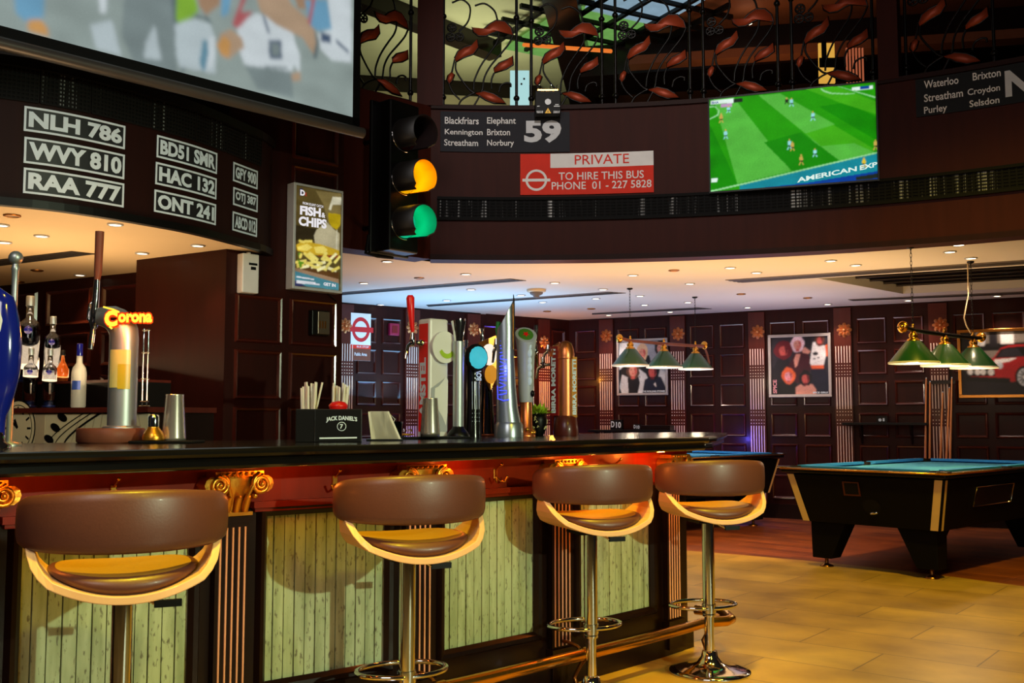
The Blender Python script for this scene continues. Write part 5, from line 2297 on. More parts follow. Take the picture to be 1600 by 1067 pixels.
top = lambda r, k, dz, m=n: (r * .8 * cos(2 * pi * k / m), r * .76 * sin(2 * pi * k / m), .54 + dz - .014 * cos(2 * pi * k / m) * r * .8 / .053 + .042 * sin(2 * pi * k / m) * r * .76 / .05)
mb.add([top(.05, k, .0025) for k in range(n)], [tuple(range(n))])
mb.mat('tap_red')
mb.add([top(.026 if k % 2 == 0 else .011, k, .004, 10) for k in range(10)], [tuple(range(10))])
L(mb, 'oval_label', t)
mb = MB('letter_white')
for z, r in ((.29, .018), (.33, .016), (.365, .02), (.40, .017), (.44, .02), (.475, .016)):
    mb.ball((.024, -.033 - (z - .29) * .03, z), r, 10, (.8, .35, 1.3))
L(mb, 'raised_lettering', t)
mb = MB('copper')
mb.lathe([(.05, 0), (.05, .008), (.034, .02), (.031, .18)], (0, 0, 0), 24)
L(mb, 'post', t)
mb = MB('gold')
for k in range(10):
    q = k * .63
    mb.ball((.042 * cos(q), .042 * sin(q), .02 + .008 * (k % 3)), .011, 6)
L(mb, 'ornament', t)
mb = MB('chrome')
faucet(mb, (.02, .045, .46), (.15, 1, 0))
mb.tube([(.035, .1, .5), (.04, .1, .60)], [.009, .012], 8)
L(mb, 'faucet', t)
mb = MB('black_paint')
mb.ball((.038, -.02, .225), .018, 14, (.6, 1, 1))
L(mb, 'emblem', t)

# potted plant
t = on_bar('potted_plant', 'yellow green plant in a patterned pot beside the copper tap tower', 'plant', 841, 5.70)
mb = MB('black_paint')
mb.lathe([(.028, 0), (.042, .03), (.048, .08), (.045, .125), (.04, .125)], (0, 0, 0), 24)
mb.mat('plant_pale')
random.seed(9)
for k in range(40):
    q, z = random.uniform(0, 6.28), random.uniform(.03, .12)
    r = .042 + .007 * sin((z - .03) / .09 * pi)
    mb.tube([(r * cos(q), r * sin(q), z), ((r + .002) * cos(q + .12), (r + .002) * sin(q + .12), z + .012), (r * cos(q + .2), r * sin(q + .2), z + .004)], .003, 4)
L(mb, 'pot', t)
mb = MB('plant_green')
for k in range(70):
    q, e_ = random.uniform(0, 6.28), random.uniform(.2, 1.4)
    l = random.uniform(.045, .085)
    p0 = Vector((.025 * cos(q), .025 * sin(q), .115))
    d = Vector((cos(q) * cos(e_), sin(q) * cos(e_), sin(e_)))
    s_ = Vector((-sin(q), cos(q), 0)) * .012
    mb.add([p0, p0 + d * l * .5 + s_, p0 + d * l + Vector((0, 0, -.012)), p0 + d * l * .5 - s_], [(0, 1, 2, 3)])
L(mb, 'leaves', t)

# copper tower
t = on_bar('tap_tower', 'polished copper pipe tap tower with a red strip of white lettering', 'beer tap', 884, 5.78, radians(-12))
mb = MB('copper')
pts = [(0, 0, .11), (0, 0, .42)] + [(-.02 + .02 * cos(radians(a)), .05 - .05 * cos(radians(a)), .43 + .085 * sin(radians(a))) for a in (20, 50, 80)] + [(-.035, .07, .515)]
mb.tube([(0, 0, .10), (0, 0, .43)], .05, 28)
mb.lathe([(.053, .428), (.055, .434), (.053, .44)], (0, 0, 0), 28)
mb.lathe([(.051, .44), (.051, .455), (.047, .485), (.036, .515), (.018, .53), (.001, .534)], (0, 0, 0), 28, sx=1)
mb.tube([(-.02, 0, .49), (-.06, 0, .475), (-.068, 0, .44)], [.04, .034, .03], 14)
L(mb, 'pipe', t)
mb = MB('wood_redbrown')
mb.lathe([(.07, 0), (.072, .02), (.062, .10), (.052, .11)], (0, 0, 0), 28)
L(mb, 'foot', t)
mb = MB('dark_red')
mp = flat_map((-.062, -.03, 0), radians(-25))
mb.qbox(mp, -.026, .026, .11, .50, -.05, .002)
mb.mat('letter_white').text(mp, 'BIRRA MORETTI', -.016, .125, .03, .36, .003, .05, up=True)
L(mb, 'red_strip', t)
mb = MB('old_brass')
mp = flat_map((.052, -.022, 0), radians(35))
mb.qbox(mp, -.018, .018, .10, .44, -.03, .002)
mb.mat('letter_white').text(mp, 'BIRRA MORETTI', -.012, .115, .024, .31, .003, .05, up=True)
L(mb, 'brass_strip', t)
mb = MB('chrome')
faucet(mb, (-.07, .02, .40), (-1, .3, 0))
faucet(mb, (-.06, .03, .48), (-1, .5, 0), sc=.8)
L(mb, 'faucet', t)

# ================================================================== BACK BAR
BB = Cv([tuple(atd(2, 640, 6.0))[:2], tuple(atd(232, 633, 5.35))[:2]], False)
c = BB.map(BB.L / 2, 0, -.2)
bbz = (BB.uv(15, 640)[1] + BB.uv(165, 634)[1]) / 2
t = thing('back_bar', 'back bar cabinet with a clock face print below its bottle shelf', 'cabinet', (c.x, c.y, 0))
mb = MB('wood_dark')
mb.qbox(BB.map, 0, BB.L, 0, bbz - .03, -.45, -.012)
mb.build('carcass', t)
mb = MB('wood_redbrown')
mb.qbox(BB.map, -.02, BB.L + .02, bbz - .028, bbz, -.45, .02)
mb.build('top_shelf', t)
mb = MB('black_paint')
mb.qbox(BB.map, 0, BB.L * .72, bbz, bbz + .145, -.45, -.20)
mb.mat('wood_redbrown').qbox(BB.map, 0, BB.L * .72, bbz + .145, bbz + .16, -.45, -.19)
mb.build('raised_shelf', t)
mb = MB('paint_cream')
mb.qbox(BB.map, 0, BB.L, bbz - .42, bbz - .035, -.012, 0)
mb.mat('tan_wall').qbox(BB.map, BB.uv(55, 665)[0], BB.uv(70, 665)[0], bbz - .42, bbz - .035, 0, .001)
cu, cz = BB.uv(28, 669)
mb.mat('black_paint').poly(BB.map, blob(cu, cz, .165, .165, 32), .0015)
mb.mat('paint_cream').poly(BB.map, blob(cu, cz, .155, .155, 32), .002)
mb.mat('black_paint').poly(BB.map, blob(cu, cz, .135, .135, 32), .0025)
mb.mat('paint_cream').poly(BB.map, blob(cu, cz, .13, .13, 32), .003)
mb.mat('black_paint')
for k in range(12):
    q = k * pi / 6
    mb.poly(BB.map, line((cu + .09 * cos(q), cz + .09 * sin(q)), (cu + .125 * cos(q), cz + .125 * sin(q)), .012), .0035)
mb.poly(BB.map, line((cu, cz), (cu - .085, cz + .06), .014), .0036)
mb.poly(BB.map, line((cu, cz), (cu - .03, cz + .05), .02), .0037)


def wheel(px, py):
    return BB.uv(px, py)


for off, w_ in ((0, .006), (12, .006), (26, .012)):
    pts = [wheel(75 + off + 62 * (k / 10) ** 1.35, 692 - 50 * k / 10) for k in range(11)]
    for p, q in zip(pts, pts[1:]):
        mb.poly(BB.map, line(p, q, w_), .002)
for k in range(9):
    p, q = wheel(112 + k * 14, 690), wheel(128 + k * 11, 645)
    mb.mat('tan_wall').poly(BB.map, line(p, q, .004), .0015)
mb.mat('black_paint')
for (x, y) in ((98, 652), (87, 668), (77, 686)):
    p = wheel(x, y)
    mb.poly(BB.map, blob(p[0], p[1], .045, .022, 14, -.3), .003)
mb.build('printed_panel', t)


def bottle(kind, px, py, h, o, label, z):
    bo = Cv([tuple(BB.map(0, 0, o))[:2], tuple(BB.map(BB.L, 0, o))[:2]], False)
    p = bo.map(bo.uv(px, py)[0], z + .001, 0)
    t = thing('bottle', label, 'bottle', p, 0, 'bottles on the back bar')
    if kind == 'clear':
        k = h / .36
        mb = MB('glass')
        mb.lathe([(.038 * k, 0), (.041 * k, .01), (.041 * k, .235 * k), (.036 * k, .25 * k), (.016 * k, .268 * k), (.0145 * k, .32 * k), (.012 * k, .32 * k), (.0135 * k, .268 * k), (.033 * k, .246 * k), (.0385 * k, .23 * k), (.0385 * k, .016), (.001, .014)], (0, 0, 0), 24)
        L(mb, 'body', t)
        mb = MB('steel')
        mb.lathe([(.017 * k, .318 * k), (.017 * k, .355 * k), (.015 * k, .36 * k), (.001, .36 * k)], (0, 0, 0), 18)
        L(mb, 'cap', t)
        mb = MB('blue_ball')
        mb.ball((.014 * k, -.041 * k, .215 * k), .017 * k, 14)
        L(mb, 'emblem', t, 'round dark blue emblem')
        mb = MB('bottle_blue')
        mb.lathe([(.03 * k, .004), (.035 * k, .012), (.03 * k, .025), (.001, .025)], (0, 0, 0), 18)
        L(mb, 'base_tint', t)
    elif kind == 'frosted':
        mb = MB('frosted_glass')
        mb.lathe([(.036, 0), (.04, .008), (.04, .20), (.034, .225), (.017, .25), (.0145, .31), (.001, .31)], (0, 0, 0), 20)
        L(mb, 'body', t)
        mb = MB('blue_ball')
        mb.lathe([(.0165, .29), (.0165, .355), (.015, .36), (.001, .36)], (0, 0, 0), 18)
        L(mb, 'cap', t)
        mb = MB('bottle_blue')
        vs = [(.0405 * cos(radians(a)), .0405 * sin(radians(a)), zz) for zz in (.10, .15) for a in range(-130, -40, 15)]
        n = len(vs) // 2
        mb.add(vs, [(k, k + 1, n + k + 1, n + k) for k in range(n - 1)], True)
        L(mb, 'label', t)
    else:
        mb = MB('liquor_amber')
        mb.lathe([(.03, 0), (.034, .02), (.036, .07), (.022, .1), (.011, .12), (.01, .16), (.001, .16)], (0, 0, 0), 18)
        L(mb, 'body', t)
        mb = MB('black_paint')
        mb.lathe([(.013, .155), (.013, .185), (.001, .187)], (0, 0, 0), 14)
        L(mb, 'cap', t)


bottle('clear', 43, 600, .54, -.28, 'tallest clear bottle with a blue emblem at the left of the raised shelf', bbz + .16)
bottle('clear', 80, 600, .40, -.28, 'second tallest clear bottle with a blue emblem on the raised shelf', bbz + .16)
bottle('amber', 97, 600, .2, -.24, 'small round amber bottle on the raised shelf', bbz + .16)
bottle('clear', 46, 635, .35, -.07, 'small clear bottle with a blue emblem in front of the tallest bottle', bbz)
bottle('clear', 76, 635, .34, -.07, 'small clear bottle with a blue emblem in front of the second tallest bottle', bbz)
bottle('frosted', 122, 635, .36, -.07, 'frosted vodka bottle with a blue cap on the back bar', bbz)
u = BB.uv(212, 600)[0]
t = thing('wire_rack', 'upright chrome wire rack right of the steel tap tower', 'rack', BB.map(u, bbz + .001, -.06))
mb = MB('chrome')
for x in (-.018, .018):
    mb.tube([BB.map(u + x, bbz + .002, -.06), BB.map(u + x, bbz + .42, -.06)], .004, 6)
for z in (.03, .15, .29, .41):
    mb.tube([BB.map(u - .03, bbz + z, -.06), BB.map(u + .03, bbz + z, -.06)], .004, 6)
mb.tube([BB.map(u - .04, bbz + .006, -.06), BB.map(u + .04, bbz + .006, -.06)], .004, 6)
mb.build('frame', t)

# ================================================================== POOL CORNER
def pool_table(x, y, rz, label):
    t = thing('pool_table', label, 'pool table', (x, y, 0), rz, 'pool tables')
    W, D = .69, 1.24
    mb = MB('pool_black')
    zs = [(.37, W - .115, D - .13), (.755, W - .03, D - .04)]
    vs = []
    for z, a, b in zs:
        vs += [(-a, -b, z), (a, -b, z), (a, b, z), (-a, b, z)]
    mb.add(vs, [(3, 2, 1, 0), (4, 5, 6, 7), (0, 1, 5, 4), (1, 2, 6, 5), (2, 3, 7, 6), (3, 0, 4, 7)])
    L(mb, 'cabinet', t, bevel=.006)
    for sx in (-1, 1):
        for sy in (-1, 1):
            mb = MB('cream_strip')
            for ax, wd in (('x', .06), ('y', .06)):
                vs = []
                for z, a, b in ((.372, W - .115, D - .13), (.753, W - .03, D - .04)):
                    if ax == 'x':
                        for p in (a - .012, a - .012 - wd):
                            vs.append((sx * p, sy * (b + .004), z))
                    else:
                        for p in (b - .012, b - .012 - wd * .6):
                            vs.append((sx * (a + .004), sy * p, z))
                mb.add(vs, [(0, 1, 3, 2)])
            L(mb, 'corner_strip', t)
            mb = MB('pool_black')
            a, b = W - .30, D - .27
            vs = []
            for z, wx, wy in ((.072, .085, .075), (.37, .155, .09)):
                vs += [(sx * (a + (.05 if z < .1 else -.02)) + q[0] * wx, sy * b + q[1] * wy, z) for q in ((-1, -1), (1, -1), (1, 1), (-1, 1))]
            mb.add(vs, [(3, 2, 1, 0), (4, 5, 6, 7), (0, 1, 5, 4), (1, 2, 6, 5), (2, 3, 7, 6), (3, 0, 4, 7)])
            lg = L(mb, 'leg', t, bevel=.006)
            mb = MB('old_brass')
            mb.lathe([(.055, 0), (.055, .008), (.02, .022), (.014, .028), (.014, .075)], (sx * (a + .05), sy * b, 0), 16)
            L(mb, 'foot', lg)
    # playing bed and rails
    mb = MB('cloth_blue')
    mb.box((0, 0, .775), (2 * W - .16, 2 * D - .16, .03))
    L(mb, 'playing_bed', t)
    mb = MB('black_paint')
    for (c, s) in (((0, -D + .035, .787), (2 * W, .07, .045)), ((0, D - .035, .787), (2 * W, .07, .045)), ((-W + .035, 0, .787), (.07, 2 * D - .14, .045)), ((W - .035, 0, .787), (.07, 2 * D - .14, .045))):
        mb.box(c, s)
    L(mb, 'rail', t, bevel=.012)
    mb = MB('brass')
    hw, hd = W + .002, D + .002
    mb.tube([(-hw, -hd, .80), (hw, -hd, .80), (hw, hd, .80), (-hw, hd, .80)], .008, 6, closed=True)
    L(mb, 'metal_edging', t)
    for (x0, y0, x1, y1) in ((-W + .15, -D + .105, W - .15, -D + .105), (-W + .15, D - .105, W - .15, D - .105), (-W + .105, -D + .15, -W + .105, -.065), (-W + .105, .065, -W + .105, D - .15), (W - .105, -D + .15, W - .105, -.065), (W - .105, .065, W - .105, D - .15)):
        mb = MB('cushion_blue')
        d = Vector((x1 - x0, y1 - y0, 0))
        inn = Vector((0, 0, 0)) - Vector(((x0 + x1) / 2, (y0 + y1) / 2, 0))
        inn = Vector((inn.x if abs(d.y) > abs(d.x) else 0, inn.y if abs(d.x) > abs(d.y) else 0, 0)).normalized()
        e_ = d.normalized() * .04
        p0, p1 = Vector((x0, y0, 0)), Vector((x1, y1, 0))
        up = Vector((0, 0, 1))
        sct = lambda p, s: [p - inn * .035 + up * .785, p - inn * .035 + up * .822, p + inn * .03 + s + up * .824, p + inn * .035 + s + up * .803]
        mb.add(sct(p0, e_) + sct(p1, -e_), [(0, 1, 2, 3), (7, 6, 5, 4), (0, 4, 5, 1), (1, 5, 6, 2), (2, 6, 7, 3), (3, 7, 4, 0)])
        L(mb, 'cushion', t)
    for sx in (-1, 1):
        for yy in (-D + .1, 0, D - .1):
            mb = MB('black_matte')
            mb.lathe([(.062, .785), (.062, .817), (.05, .817), (.05, .785)], (sx * (W - (.1 if yy else .075)), yy, 0), 18)
            L(mb, 'pocket', t)
    mb = MB('chrome')
    for sx in (-1, 1):
        for sy in (-1, 1):
            mb.box((sx * (W - .02), sy * (D - .02), .812), (.08, .08, .012))
    L(mb, 'corner_cap', t, bevel=.004)
    # coin mechanism, ball return and its slot on the near end
    end = lambda u, v, o=0: Vector((u, -(D - .13 + .09 * (v - .37) / .385) - o, v))
    mb = MB('wood_redbrown')
    mb.qbox(end, -.16, -.02, .60, .71, 0, .008)
    mb.mat('black_matte').qbox(end, -.145, -.03, .612, .70, .008, .010)
    L(mb, 'coin_slot', t)
    mb = MB('black_matte')
    mb.poly(end, blob(.06, .52, .075, .065, 20), .003)
    mb.mat('chrome').tube([end(.05, .47, .008), end(.09, .475, .02), end(.1, .48, .008)], .009, 8)
    L(mb, 'cue_ball_return', t)
    sd = lambda u, v, o=0: Vector((W - .115 + .085 * (v - .37) / .385 + o, u, v))
    mb = MB('dark_glass')
    mb.qbox(sd, -.62, .1, .53, .68, 0, .006)
    mb.mat('chrome').tube([sd(-.62, .53, .008), sd(.1, .53, .008), sd(.1, .68, .008), sd(-.62, .68, .008)], .004, 6, closed=True)
    L(mb, 'ball_window', t)
    return t


a = radians(-47)
sh_, lo_ = Vector((cos(a), sin(a))), Vector((-sin(a), cos(a)))
nr = Vector((3.155, 7.50))
ctr = nr - sh_ * .69 + lo_ * 1.24
t1 = pool_table(ctr.x, ctr.y, a, 'nearer black pool table with blue cloth and cream corner strips')
t2c = Vector((3.10, 11.72)) - sh_ * .69 - lo_ * 1.24
dup(t1, (t2c.x, t2c.y, 0), a, 'farther blue cloth pool table partly hidden behind the end of the bar')


def pool_lamp(p0, d, zb_, label, rail, cord):
    rz = atan2(d.y, d.x)
    t = thing('pool_lamp', label, 'pendant lamp', (p0.x, p0.y, zb_), rz, 'triple pool table lamps')
    zr = .255
    mb = MB(rail)
    mb.tube([(-.17, 0, zr + .02), (0, 0, zr), (.55, 0, zr - .004), (1.1, 0, zr), (1.26, 0, zr + .008)], .017, 12)
    L(mb, 'rail', t)
    for sx, x in ((-1, -.17), (1, 1.26)):
        mb = MB('brass')
        mb.ball((x, 0, zr + .015), .045, 14, (.5, 1, 1))
        mb.ball((x + sx * .015, 0, zr + .015), .02, 10)
        L(mb, 'end_rosette', t)
    for i in range(3):
        x = i * .55
        mb = MB('shade_green')
        mb.lathe([(.19, .0), (.188, .006), (.06, .165), (.045, .175), (.043, .17), (.057, .16), (.186, .0)], (x, 0, 0), 40)
        s_ = L(mb, 'shade', t)
        mb = MB('shade_rim')
        mb.lathe([(.191, -.006), (.1925, .0), (.191, .008), (.186, .006), (.186, -.004)], (x, 0, 0), 40)
        mb.lathe([(.185, .001), (.055, .158), (.001, .16)], (x, 0, 0), 40)
        L(mb, 'rim', s_)
        mb = MB('brass')
        mb.lathe([(.05, .172), (.046, .185), (.03, .19), (.034, .205), (.034, .222), (.022, .235), (.016, .25)], (x, 0, 0), 20)
        mb.lathe([(.012, .27), (.016, .28), (.008, .292), (.011, .30), (.001, .308)], (x, 0, 0), 12)
        L(mb, 'holder', t)
        mb = MB('bulb_glow')
        mb.ball((x, 0, .05), .035, 12)
        L(mb, 'bulb', s_)
    top = CEIL - zb_
    mb = MB('iron')
    for x in (0, 1.1):
        k = 0
        z = .30
        while z < top - .01:
            r = .014
            a_ = (k % 2) * pi / 2
            mb.tube([(x + r * .55 * cos(q) * cos(a_), r * .55 * cos(q) * sin(a_), z + .017 + .020 * sin(q)) for q in [j * pi / 4 for j in range(8)]], .0022, 4, closed=True)
            z += .031
            k += 1
        mb.lathe([(.03, top - .002), (.03, top - .012), (.01, top - .02)], (x, 0, 0), 14)
    L(mb, 'chain', t)
    if cord:
        mb = MB('frame_cream')
        mb.tube([(1.1, .02, .3), (1.02, .02, .36), (.98, .02, .42), (1.03, .02, .52), (1.08, .02, .62), (1.09, .02, top - .01)], .006, 6)
        L(mb, 'cord', t)
    else:
        mb = MB(rail)
        mb.tube([(1.2, 0, zr), (1.27, 0, zr - .01), (1.31, 0, zr - .08), (1.345, 0, .08), (1.335, 0, .03), (1.30, 0, .012)], .012, 8)
        L(mb, 'hooked_arm', t)
    for i in range(3):
        p = p0 + d * (.55 * i)
        lamp('POINT', 'pool_lamp_bulb', (p.x, p.y, zb_ - .03), None, 7, (1, .82, .55), .04)
    return t


p = atd(985, 560, 10.5)
pool_lamp(Vector((p.x, p.y)), Vector((.731, .682)), atd(985, 571, 10.5).z, 'triple green shaded lamp on a brown rail over the farther pool table', 'wood_disc', False)
p = atd(1428, 560, 7.95)
pool_lamp(Vector((p.x, p.y)), Vector((.731, .682)), atd(1428, 567, 7.95).z, 'triple green shaded lamp on a black rail over the nearer pool table', 'black_paint', True)

# framed posters
def framed(cv, x0, y0, x1, y1, x1b, y1b, fw_, fm, label, shapes, name='framed_poster'):
    a = cv.uv(x0, y1)
    u0, z0 = cv.uv(x0, y0)[0], cv.uv(x0, y0)[1]
    z1 = a[1]
    u1 = cv.uv(x1, (y0 + y1) / 2)[0]
    t = thing(name, label, 'poster', cv.map((u0 + u1) / 2, z0, .025), 0, 'framed posters on the far wall')
    mb = MB(fm)
    for (a0, a1, b0, b1) in ((u0, u1, z0, z0 + fw_), (u0, u1, z1 - fw_, z1), (u0, u0 + fw_, z0 + fw_, z1 - fw_), (u1 - fw_, u1, z0 + fw_, z1 - fw_)):
        mb.qbox(cv.map, a0, a1, b0, b1, .023, .055)
    mb.build('frame', t, bevel=.004)
    mb = MB('black_paint')
    mb.qbox(cv.map, u0 + fw_ * .5, u1 - fw_ * .5, z0 + fw_ * .5, z1 - fw_ * .5, .023, .03)
    mb.build('backing', t)
    pic = raster('picture', t, cv.map, u0 + fw_, z0 + fw_, u1 - u0 - 2 * fw_, z1 - z0 - 2 * fw_, [q for q in shapes if q[0] != 'text'], POSTER, 130, 130, 1.25, 0, .10, .031, .10)
    oo = .032
    mb = MB('black_paint')
    has = [q for q in shapes if q[0] == 'text']
    for q in shapes:
        if q[0] == 'text':
            _, s, x, y, w_, h_, mn, up = q
            mb = MB(mn)
            mb.text(cv.map, s, u0 + fw_ + x * (u1 - u0 - 2 * fw_), z0 + fw_ + y * (z1 - z0 - 2 * fw_), w_ * (u1 - u0 - 2 * fw_), h_ * (z1 - z0 - 2 * fw_), oo + .001, .04, up)
            mb.build('lettering', pic)


POSTER = dict(grey=(150, 156, 166), pale=(196, 200, 206), dark=(28, 24, 30), black=(14, 12, 14), skin=(206, 140, 122), skinr=(190, 84, 76), blond=(206, 176, 140), brown=(84, 54, 40), white=(226, 222, 218), red=(170, 30, 34), dred=(96, 18, 28), maroon=(60, 14, 26), orange=(224, 96, 50), pink=(226, 150, 160), navy=(22, 22, 40), slate=(40, 36, 44), lips=(206, 60, 60), plat=(226, 190, 196), stone=(120, 110, 100))
P('p_pink', POSTER['pink'])


def head(cx, cy, r, hair, skin, hx=1.12, hy=1.4):
    rn = random.Random(int(cx * 100 + cy * 1000))
    jag = [(x + rn.uniform(-.12, .12) * r, y + rn.uniform(-.12, .12) * r) for x, y in blob(cx, cy + r * .0, r * hx, r * hy, 18)]
    sk2 = 'p_skinr' if skin != 'p_skinr' else 'p_dred'
    return [(hair, jag), (skin, blob(cx, cy - r * .1, r * .66, r * .92)), (sk2, [(cx + r * .12, cy + r * .7), (cx + r * .6, cy + r * .3), (cx + r * .62, cy - r * .3), (cx + r * .3, cy - r * .88), (cx + r * .3, cy - r * .2)]),
            (hair, [(cx - r * .8, cy + r * .9), (cx - r * .7, cy - r * .1), (cx - r * .52, cy + r * .42), (cx, cy + r * .62), (cx + r * .52, cy + r * .42), (cx + r * .7, cy - r * .1), (cx + r * .8, cy + r * .9)]),
            ('p_dark', blob(cx - r * .28, cy + r * .1, r * .16, r * .05, 8)), ('p_dark', blob(cx + r * .28, cy + r * .1, r * .16, r * .05, 8)),
            (sk2, blob(cx - r * .02, cy - r * .22, r * .1, r * .05, 8)), ('p_lips', blob(cx, cy - r * .52, r * .22, r * .07, 10)), (sk2, [(cx - r * .3, cy - r * .85), (cx + r * .3, cy - r * .85), (cx + r * .3, cy - r * 1.25), (cx - r * .3, cy - r * 1.25)])]


BG = [(0, 0), (1, 0), (1, 1), (0, 1)]
s1 = [('p_pale', BG), ('p_grey', [(.55, 1), (1, 1), (1, .4), (.7, .5)])]
s1 += [('p_black', [(.3, .55), (.45, .75), (.65, .72), (.72, .5), (.6, .35)])] + head(.5, .78, .12, 'p_blond', 'p_skin')
s1 += head(.9, .86, .12, 'p_black', 'p_skin')
s1 += [('p_black', [(.0, .45), (.15, .55), (.3, .5), (.3, 0), (0, 0)]), ('p_pale', [(.0, .12), (.06, .36), (.2, .3), (.3, 0), (.05, 0)]), ('p_black', [(.18, .3), (.45, .32), (.5, 0), (.2, 0)]), ('p_pale', [(.42, .32), (.54, .2), (.5, 0), (.4, 0), (.45, .2)])]
s1 += head(.3, .44, .13, 'p_brown', 'p_skin')
s1 += [('p_navy', [(.5, .0), (.55, .25), (.7, .34), (.9, .3), (1, .1), (1, 0)])] + head(.72, .42, .13, 'p_black', 'p_skinr')
s1 += [('p_white', [(.74, .16), (.78, .2), (.8, .1)]), ('text', 'THE ROLLING STONES', .5, .012, .48, .035, 'letter_white', False)]
framed(WR, 966, 618, 1045, 531, 0, 0, .03, 'frame_silver', 'framed poster of four mop-haired singers behind the farther pool lamp', s1)
s2 = [('p_slate', BG), ('p_dark', [(.6, 1), (.72, 1), (.7, .8), (.6, .8)])]
s2 += [('p_dark', [(.02, .45), (.12, .62), (.3, .66), (.36, .4), (.3, .1), (0, .1)])] + head(.22, .78, .115, 'p_dred', 'p_skinr', 1.5, 1.4)
s2 += [('p_maroon', [(.3, .5), (.42, .72), (.62, .74), (.7, .6), (.66, .2), (.3, .2)]), ('p_skin', [(.4, .6), (.44, .7), (.52, .7), (.46, .5), (.42, .46)]), ('p_skin', [(.54, .78), (.6, .82), (.7, .74), (.66, .7), (.56, .72)])] + head(.47, .88, .105, 'p_plat', 'p_skin')
s2 += [('p_white', [(.68, .54), (.71, .74), (.74, .9), (.8, .9), (.84, .82), (.92, .84), (.97, .82), (.96, .66), (.92, .5), (.7, .5)]), ('p_orange', [(.95, .84), (1, .86), (1, .64), (.96, .66)]), ('p_orange', [(.69, .5), (.92, .5), (.92, .42), (.72, .42)]), ('p_navy', [(.7, .44), (.94, .44), (1, .3), (1, 0), (.66, 0)]), ('p_dark', blob(.78, .7, .05, .03)), ('p_dark', blob(.83, .63, .02, .012)), ('p_dark', blob(.76, .61, .025, .012))] + head(.86, .94, .08, 'p_brown', 'p_skinr')
s2 += [('p_black', [(.08, 0), (.12, .2), (.3, .27), (.44, .2), (.46, 0)])] + head(.3, .33, .105, 'p_orange', 'p_pink')
s2 += [('p_skin', [(.42, 0), (.42, .12), (.52, .18), (.72, .17), (.78, .08), (.78, 0)])] + head(.6, .28, .1, 'p_black', 'p_skinr')
s2 += [('text', 'SPICE GIRLS', .72, .012, .26, .03, 'letter_white', False), ('text', 'SPICE', .02, .02, .07, .24, 'p_pink', True)]
framed(WR, 1203, 621, 1300, 524, 0, 0, .035, 'frame_silver', 'framed red toned poster of five women between two pilasters', s2)
s3 = [('p_stone', BG), ('p_black', [(0, .7), (1, .7), (1, .82), (0, .82)]), ('p_white', [(.18, .78), (.3, .78), (.32, 1), (.2, 1)]), ('p_dark', [(0, .76), (.14, .76), (.14, 1), (0, 1)]), ('p_white', [(.5, .8), (.66, .8), (.66, 1), (.5, 1)]), ('p_dark', [(.36, .76), (.46, .76), (.46, 1), (.36, 1)]),
      ('p_dark', [(0, 0), (1, 0), (1, .28), (0, .4)]), ('p_red', [(.06, .5), (.18, .56), (.4, .58), (.5, .74), (.6, .78), (1, .8), (1, .22), (.62, .2), (.1, .26)]),
      ('p_black', [(.42, .58), (.5, .72), (.6, .75), (1, .76), (1, .6)]), ('p_slate', [(.46, .6), (.53, .71), (.7, .73), (.78, .6)]), ('p_white', [(.42, .56), (.7, .58), (.6, .52), (.4, .48)]),
      ('p_black', [(.06, .44), (.4, .46), (.42, .3), (.08, .3)]), ('p_black', [(.04, .3), (.6, .26), (.6, .18), (.06, .22)]),
      ('p_white', blob(.11, .37, .035, .05)), ('p_white', blob(.2, .365, .035, .05)), ('p_white', blob(.27, .365, .035, .05)), ('p_white', blob(.37, .36, .04, .055)), ('p_pale', blob(.48, .46, .04, .055)),
      ('p_black', blob(.78, .27, .12, .18)), ('p_pale', blob(.78, .27, .09, .14))]
for k in range(6):
    q = k * pi / 6
    s3.append(('p_black', line((.78 - .08 * cos(q), .27 - .12 * sin(q)), (.78 + .08 * cos(q), .27 + .12 * sin(q)), .016)))
s3.append(('p_white', blob(.78, .27, .025, .035)))
framed(WR, 1499, 622, 1635, 516, 0, 0, .035, 'old_brass', 'framed poster of a red small car at the right edge', s3)

# drinks ledge on the wall
u0, z0 = WR.uv(1322, 660)
u1 = WR.uv(1452, 660)[0]
t = thing('wall_ledge', 'dark drinks ledge on the wall behind the nearer pool table', 'shelf', WR.map((u0 + u1) / 2, z0, .1))
mb = MB('black_paint')
mb.qbox(WR.map, u0, u1, z0 - .03, z0, .023, .26)
mb.build('board', t, bevel=.004)
mb = MB('black_paint')
for q in (.2, .8):
    u = u0 + (u1 - u0) * q
    mb = MB('black_paint')
    mb.add([WR.map(u + s, z, o) for s in (-.012, .012) for z, o in ((z0 - .03, .023), (z0 - .03, .2), (z0 - .25, .023))], [(0, 1, 2), (5, 4, 3), (0, 3, 4, 1), (1, 4, 5, 2), (2, 5, 3, 0)])
    mb.build('bracket', t)
uc = WR.uv(1382, 655)[0]
t = thing('chalk_box', 'small black and white box lying on the dark wall ledge', 'box', WR.map(uc, z0, .15))
mb = MB('black_paint')
mb.qbox(WR.map, uc - .06, uc + .06, z0, z0 + .075, .1, .2)
mb.mat('letter_white').qbox(WR.map, uc + .01, uc + .03, z0 + .015, z0 + .05, .2, .201)
mb.poly(WR.map, blob(uc - .02, z0 + .03, .018, .018, 12), .201)
mb.build('box', t)
